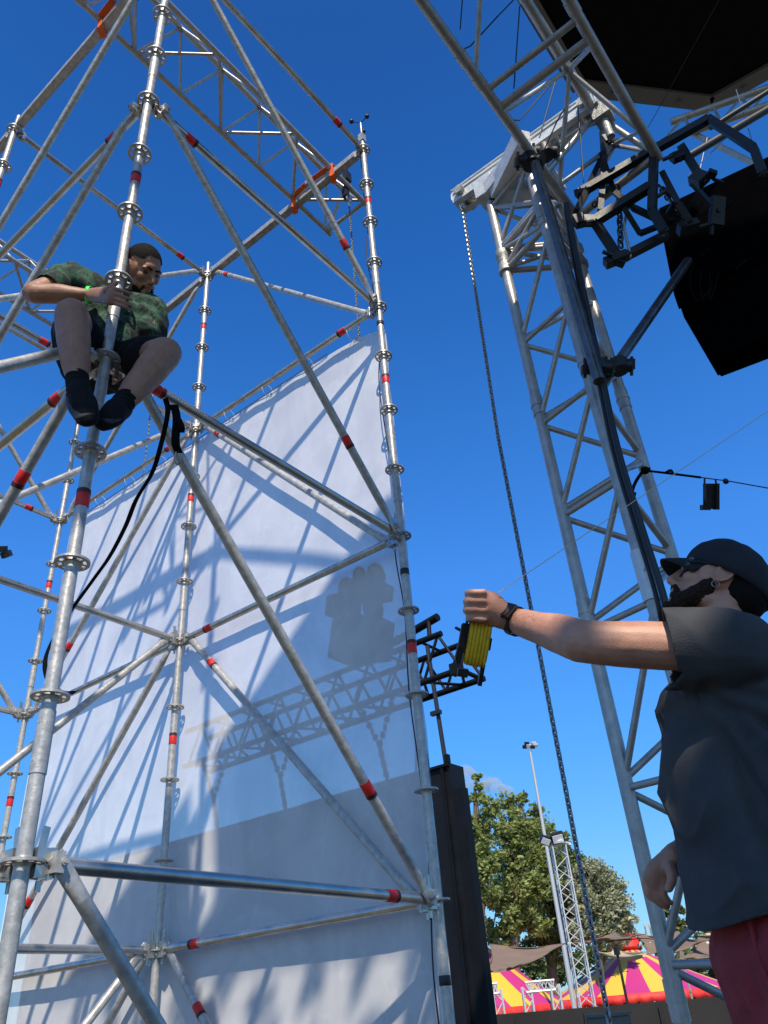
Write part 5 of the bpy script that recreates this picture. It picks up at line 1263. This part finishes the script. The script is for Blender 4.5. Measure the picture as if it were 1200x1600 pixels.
blob(bm, [(AR, .034, .036), (TR_, .038, .03)], RT); blob(bm, [(AL, .034, .036), (TL_, .036, .03)], RT)
fuse('body', bm, .0042, 4, SKIN_L, wk, lambda p, n: .001*nz(p, 30))
# hair, beard, brows, eyes
bm = bmesh.new(); ball(bm, HP(-.0125, 0, .042), (.1042, .0810, .0925), hrot, 3); ball(bm, HP(-.047, 0, .02), (.072, .0755, .080), hrot, 3)
o = fuse('hair', bm, .004, 2, HAIR, wk, lambda p, n: .0012*nz(p, 120), lambda f: (lambda c: (c.x > .066 and c.z < .088) or (c.z < .060 and c.x > .0) or (c.z < .02 and c.x > -.03))(HM.inverted() @ f.calc_center_median()))
bm = bmesh.new()
for e in (-1, 1):
    blob(bm, [(HP(.010, .070*e, .005), .006, .008), (HP(.018, .066*e, -.045), .012, .009), (HP(.045, .049*e, -.078), .018, .013), (HP(.074, .022*e, -.100), .018, .016)], hrot @ V((1, 0, 0)), 12, 4)
    blob(bm, [(HP(.1, .004*e, -.047), .004, .004), (HP(.095, .020*e, -.052), .0045, .0045), (HP(.084, .029*e, -.075), .005, .006)], hrot @ V((0, 0, 1)), 8, 4)
ball(bm, HP(.080, 0, -.104), (.026, .032, .020), hrot, 2)
fuse('beard', bm, .004, 2, HAIR, wk, lambda p, n: .0015*nz(p, 110))
bm = bmesh.new()
for e in (-1, 1): blob(bm, [(HP(.096, .012*e, .026), .004, .004), (HP(.094, .030*e, .032), .0045, .004), (HP(.080, .050*e, .024), .003, .003)], hrot @ V((0, 0, 1)), 8, 4)
under(obj('eyebrows', bm, HAIR), wk)
bm = bmesh.new()
for e in (-1, 1): ball(bm, HP(.083, .031*e, .006), (.011, .013, .0055), hrot, 2)
under(obj('eyes', bm, BALM), wk)
bm = bmesh.new(); ball(bm, HP(.0945, 0, -.065), (.005, .016, .0028), hrot, 2); under(obj('mouth', bm, mat('lip_dark', (.10, .03, .025), .5)), wk)
# shirt
CAMO = bpy.data.materials.new('camouflage_cloth'); CAMO.use_nodes = True; q = CAMO.node_tree; b = q.nodes['Principled BSDF']; b.inputs['Roughness'].default_value = .85
tc = q.nodes.new('ShaderNodeTexCoord'); t = q.nodes.new('ShaderNodeTexNoise'); t.inputs['Scale'].default_value = 14; t.inputs['Detail'].default_value = 3; t.inputs['Distortion'].default_value = 1.2
cr = q.nodes.new('ShaderNodeValToRGB'); cr.color_ramp.interpolation = 'CONSTANT'; e = cr.color_ramp.elements
e[0].position = 0; e[0].color = (.008, .012, .012, 1); e[1].position = .46; e[1].color = (.015, .05, .03, 1)
for p_, c_ in ((.54, (.03, .10, .055)), (.61, (.008, .02, .022)), (.68, (.12, .13, .05))):
    e_ = e.new(p_); e_.color = (*c_, 1)
q.links.new(tc.outputs['Object'], t.inputs[0]); q.links.new(t.outputs[0], cr.inputs[0]); q.links.new(cr.outputs[0], b.inputs['Base Color'])
def fold2(p, n): return .008*(1-2*abs(nz(p, 8, 3)))*.6+.006*nz(p, 16, 5)+.004*math.sin(p.z*70+p.x*50+3*nz(p, 5))
bm = bmesh.new()
blob(bm, [(NB-UP*.015, .09, .08), (NB-UP*.05-RT*.04, .17, .12), (U(178, 500, 3.80), .175, .135), (U(170, 530, 3.73), .165, .13), (PV+UP*.05, .17, .14)], RT, 24)
blob(bm, [(U(145, 455, 3.85), .085, .085), (SR2, .082, .082), (SR2*.45+ER*.55, .072, .075), (SR2*.3+ER*.7, .070, .073)], UP, 20)
blob(bm, [(U(205, 482, 3.84), .085, .085), (SL2, .080, .080), (SL2*.45+EL2*.55, .072, .074)], FW, 20)
arm = (ER-SR2).normalized(); SC = SR2*.34+ER*.66
fuse('shirt', bm, .0075, 4, CAMO, wk, fold2, None, .004, planes=((SC, arm, .16),))
bm = bmesh.new(); blob(bm, [(U(192, 452, 3.80), .012, .018), (U(210, 470, 3.76), .012, .022), (U(226, 466, 3.76), .010, .016)], UP); under(obj('collar', bm, CAMO), wk)
# shorts
bm = bmesh.new()
blob(bm, [(PV+UP*.04, .175, .14), (PV-UP*.03, .18, .14)], RT, 22)
blob(bm, [(HR, .11, .11), (HR*.5+KR*.5, .105, .105), (HR*.30+KR*.70, .10, .10)], RT, 20); blob(bm, [(HL, .11, .11), (HL*.5+KL*.5, .105, .105), (HL*.32+KL*.68, .10, .10)], UP, 20)
fuse('shorts', bm, .008, 4, SHORTS, wk, lambda p, n: .006*nz(p, 9)+.005*math.sin(p.z*60+p.y*40))
# shoes and socks
for A_, T_, K_ in ((AR, TR_, KR), (AL, TL_, KL)):
    up_ = (K_-A_).normalized(); fwd = (T_-A_); fwd.normalize()
    s_ = thing('shoe', 'x', 'x', A_); del s_['label'], s_['category']; s_.parent = wk; s_.matrix_parent_inverse = Matrix.Translation(wk.location).inverted()
    bm = bmesh.new(); blob(bm, [(A_+up_*.055, .044, .046), (A_, .043, .046), (A_-up_*.02+fwd*.015, .046, .046)], RT); o = fuse('sock', bm, .0042, 3, SHORTS, None, lambda p, n: .0015*math.sin(p.z*300)); o.parent = s_; o.matrix_parent_inverse = Matrix.Translation(A_).inverted()
    bm = bmesh.new(); heel = A_-fwd*.02-up_*.015
    blob(bm, [(heel+FW*.03, .042, .045), (A_+fwd*.03, .046, .052), (A_*.4+T_*.6, .050, .045), (T_, .045, .032), (T_+fwd*.02, .036, .024)], RT, 18); o = fuse('upper', bm, .006, 3, SHO, None, lambda p, n: .002*nz(p, 40)); o.parent = s_; o.matrix_parent_inverse = Matrix.Translation(A_).inverted()
    sol = (UP*-.35+fwd*.1+FW*-.55); 
    bm = bmesh.new(); blob(bm, [(heel-UP*.022-FW*.012, .040, .014), (A_*.5+T_*.5-UP*.018-FW*.028, .044, .014), (T_-UP*.0-FW*.022, .040, .013)], RT, 16); o = obj('sole', bm, RUB); o.parent = s_; o.matrix_parent_inverse = Matrix.Translation(A_).inverted()
# wristband
wax = (ER-WR2).normalized(); WB = WR2+wax*.006; wx = (FW-wax*FW.dot(wax)).normalized(); wy = wax.cross(wx)
bm = bmesh.new(); rg = [[bm.verts.new(WB+wax*o_+wx*math.cos(2*math.pi*k/24)*(.0325)+wy*math.sin(2*math.pi*k/24)*(.040)) for k in range(24)] for o_ in (-.009, .009)]
for k in range(24): bm.faces.new((rg[0][k], rg[0][(k+1) % 24], rg[1][(k+1) % 24], rg[1][k]))
o = obj('wristband', bm, mat('neon_green', (.08, .85, .10), .5)); o.modifiers.new('s', 'SOLIDIFY').thickness = .002; under(o, wk)

# ------------------------------------------------------------------ unseen canopy behind the photographer, its edges and gaps shaped to cast the shade
def canopy(polys, grid, holes, z0, z1):
    t = thing('shade_caster_canopy', 'unseen black canopy panels behind the photographer, shaped to cast shade', 'roof', rel(0, 0, z0))
    for poly in polys:
        bm = bmesh.new(); vs = [bm.verts.new((CC.x+p[0], CC.y+p[1], CC.z+z0)) for p in poly]
        bmesh.ops.triangulate(bm, faces=[bm.faces.new(vs)])
        r = bmesh.ops.extrude_face_region(bm, geom=bm.faces[:])
        for v_ in [g_ for g_ in r['geom'] if isinstance(g_, bmesh.types.BMVert)]: v_.co.z = CC.z+z1
        under(obj('shade_caster_panel', bm, BLKM, smooth=False), t)
    x0, x1, y0, y1 = grid; nx = int((x1-x0)/.02); ny = int((y1-y0)/.02); bm = bmesh.new(); gv = {}
    def gp(i, j):
        if (i, j) not in gv: gv[i, j] = bm.verts.new((CC.x+x0+(x1-x0)*i/nx, CC.y+y0+(y1-y0)*j/ny, CC.z+z0))
        return gv[i, j]
    for i in range(nx):
        for j in range(ny):
            x = x0+(x1-x0)*(i+.5)/nx; y = y0+(y1-y0)*(j+.5)/ny
            if any(((x-c[0])/c[2])**2+((y-c[1])/c[3])**2 < 1 for c in holes): continue
            bm.faces.new((gp(i, j), gp(i+1, j), gp(i+1, j+1), gp(i, j+1)))
    o = under(obj('sun_hole_panel', bm, BLKM, smooth=False), t); o.modifiers.new('s', 'SOLIDIFY').thickness = .01  # panel with holes added to let sun patches fall on the man
def sunhole(P, a, b, z0=8.02):
    t = (CC.z+z0-P.z)/1.54; return (P.x-t-CC.x, P.y-.85*t-CC.y, a, b)
HOLES = [sunhole(WR*.62+EL*.38, .17, .11), sunhole(SH*.50+EL*.50, .13, .12), sunhole(B(.15, .09, -.26), .075, .075), sunhole(hp_(748, 1035), .05, .05)]
canopy([[(-1.57, 1.32), (-.88, .63), (-1.44, .03), (-1.36, -.07), (-.76, .51), (.10, -.38), (-.66, -1.80), (-.50, -2.15), (.4, -2.2), (.4, -2.4), (-4.04, -2.4), (-3.8, -2.20), (-2.96, -1.48), (-2.84, -1.30), (-2.95, -1.06), (-2.60, -.72), (-2.30, -.66), (-2.12, -.62), (-2.12, -2.0), (-1.57, -2.0)],
        [(-4.04, -2.4), (-4.0, -2.4), (-4.0, -9), (-9, -9), (-9, -6.6)], [(-2.4, -2.4), (.4, -2.4), (.4, -9), (-2.4, -9)], [(-4.0, -4.8), (-2.4, -4.8), (-2.4, -9), (-4.0, -9)]],
       (-4.0, -2.4, -4.8, -2.4), HOLES, 8.02, 8.06)
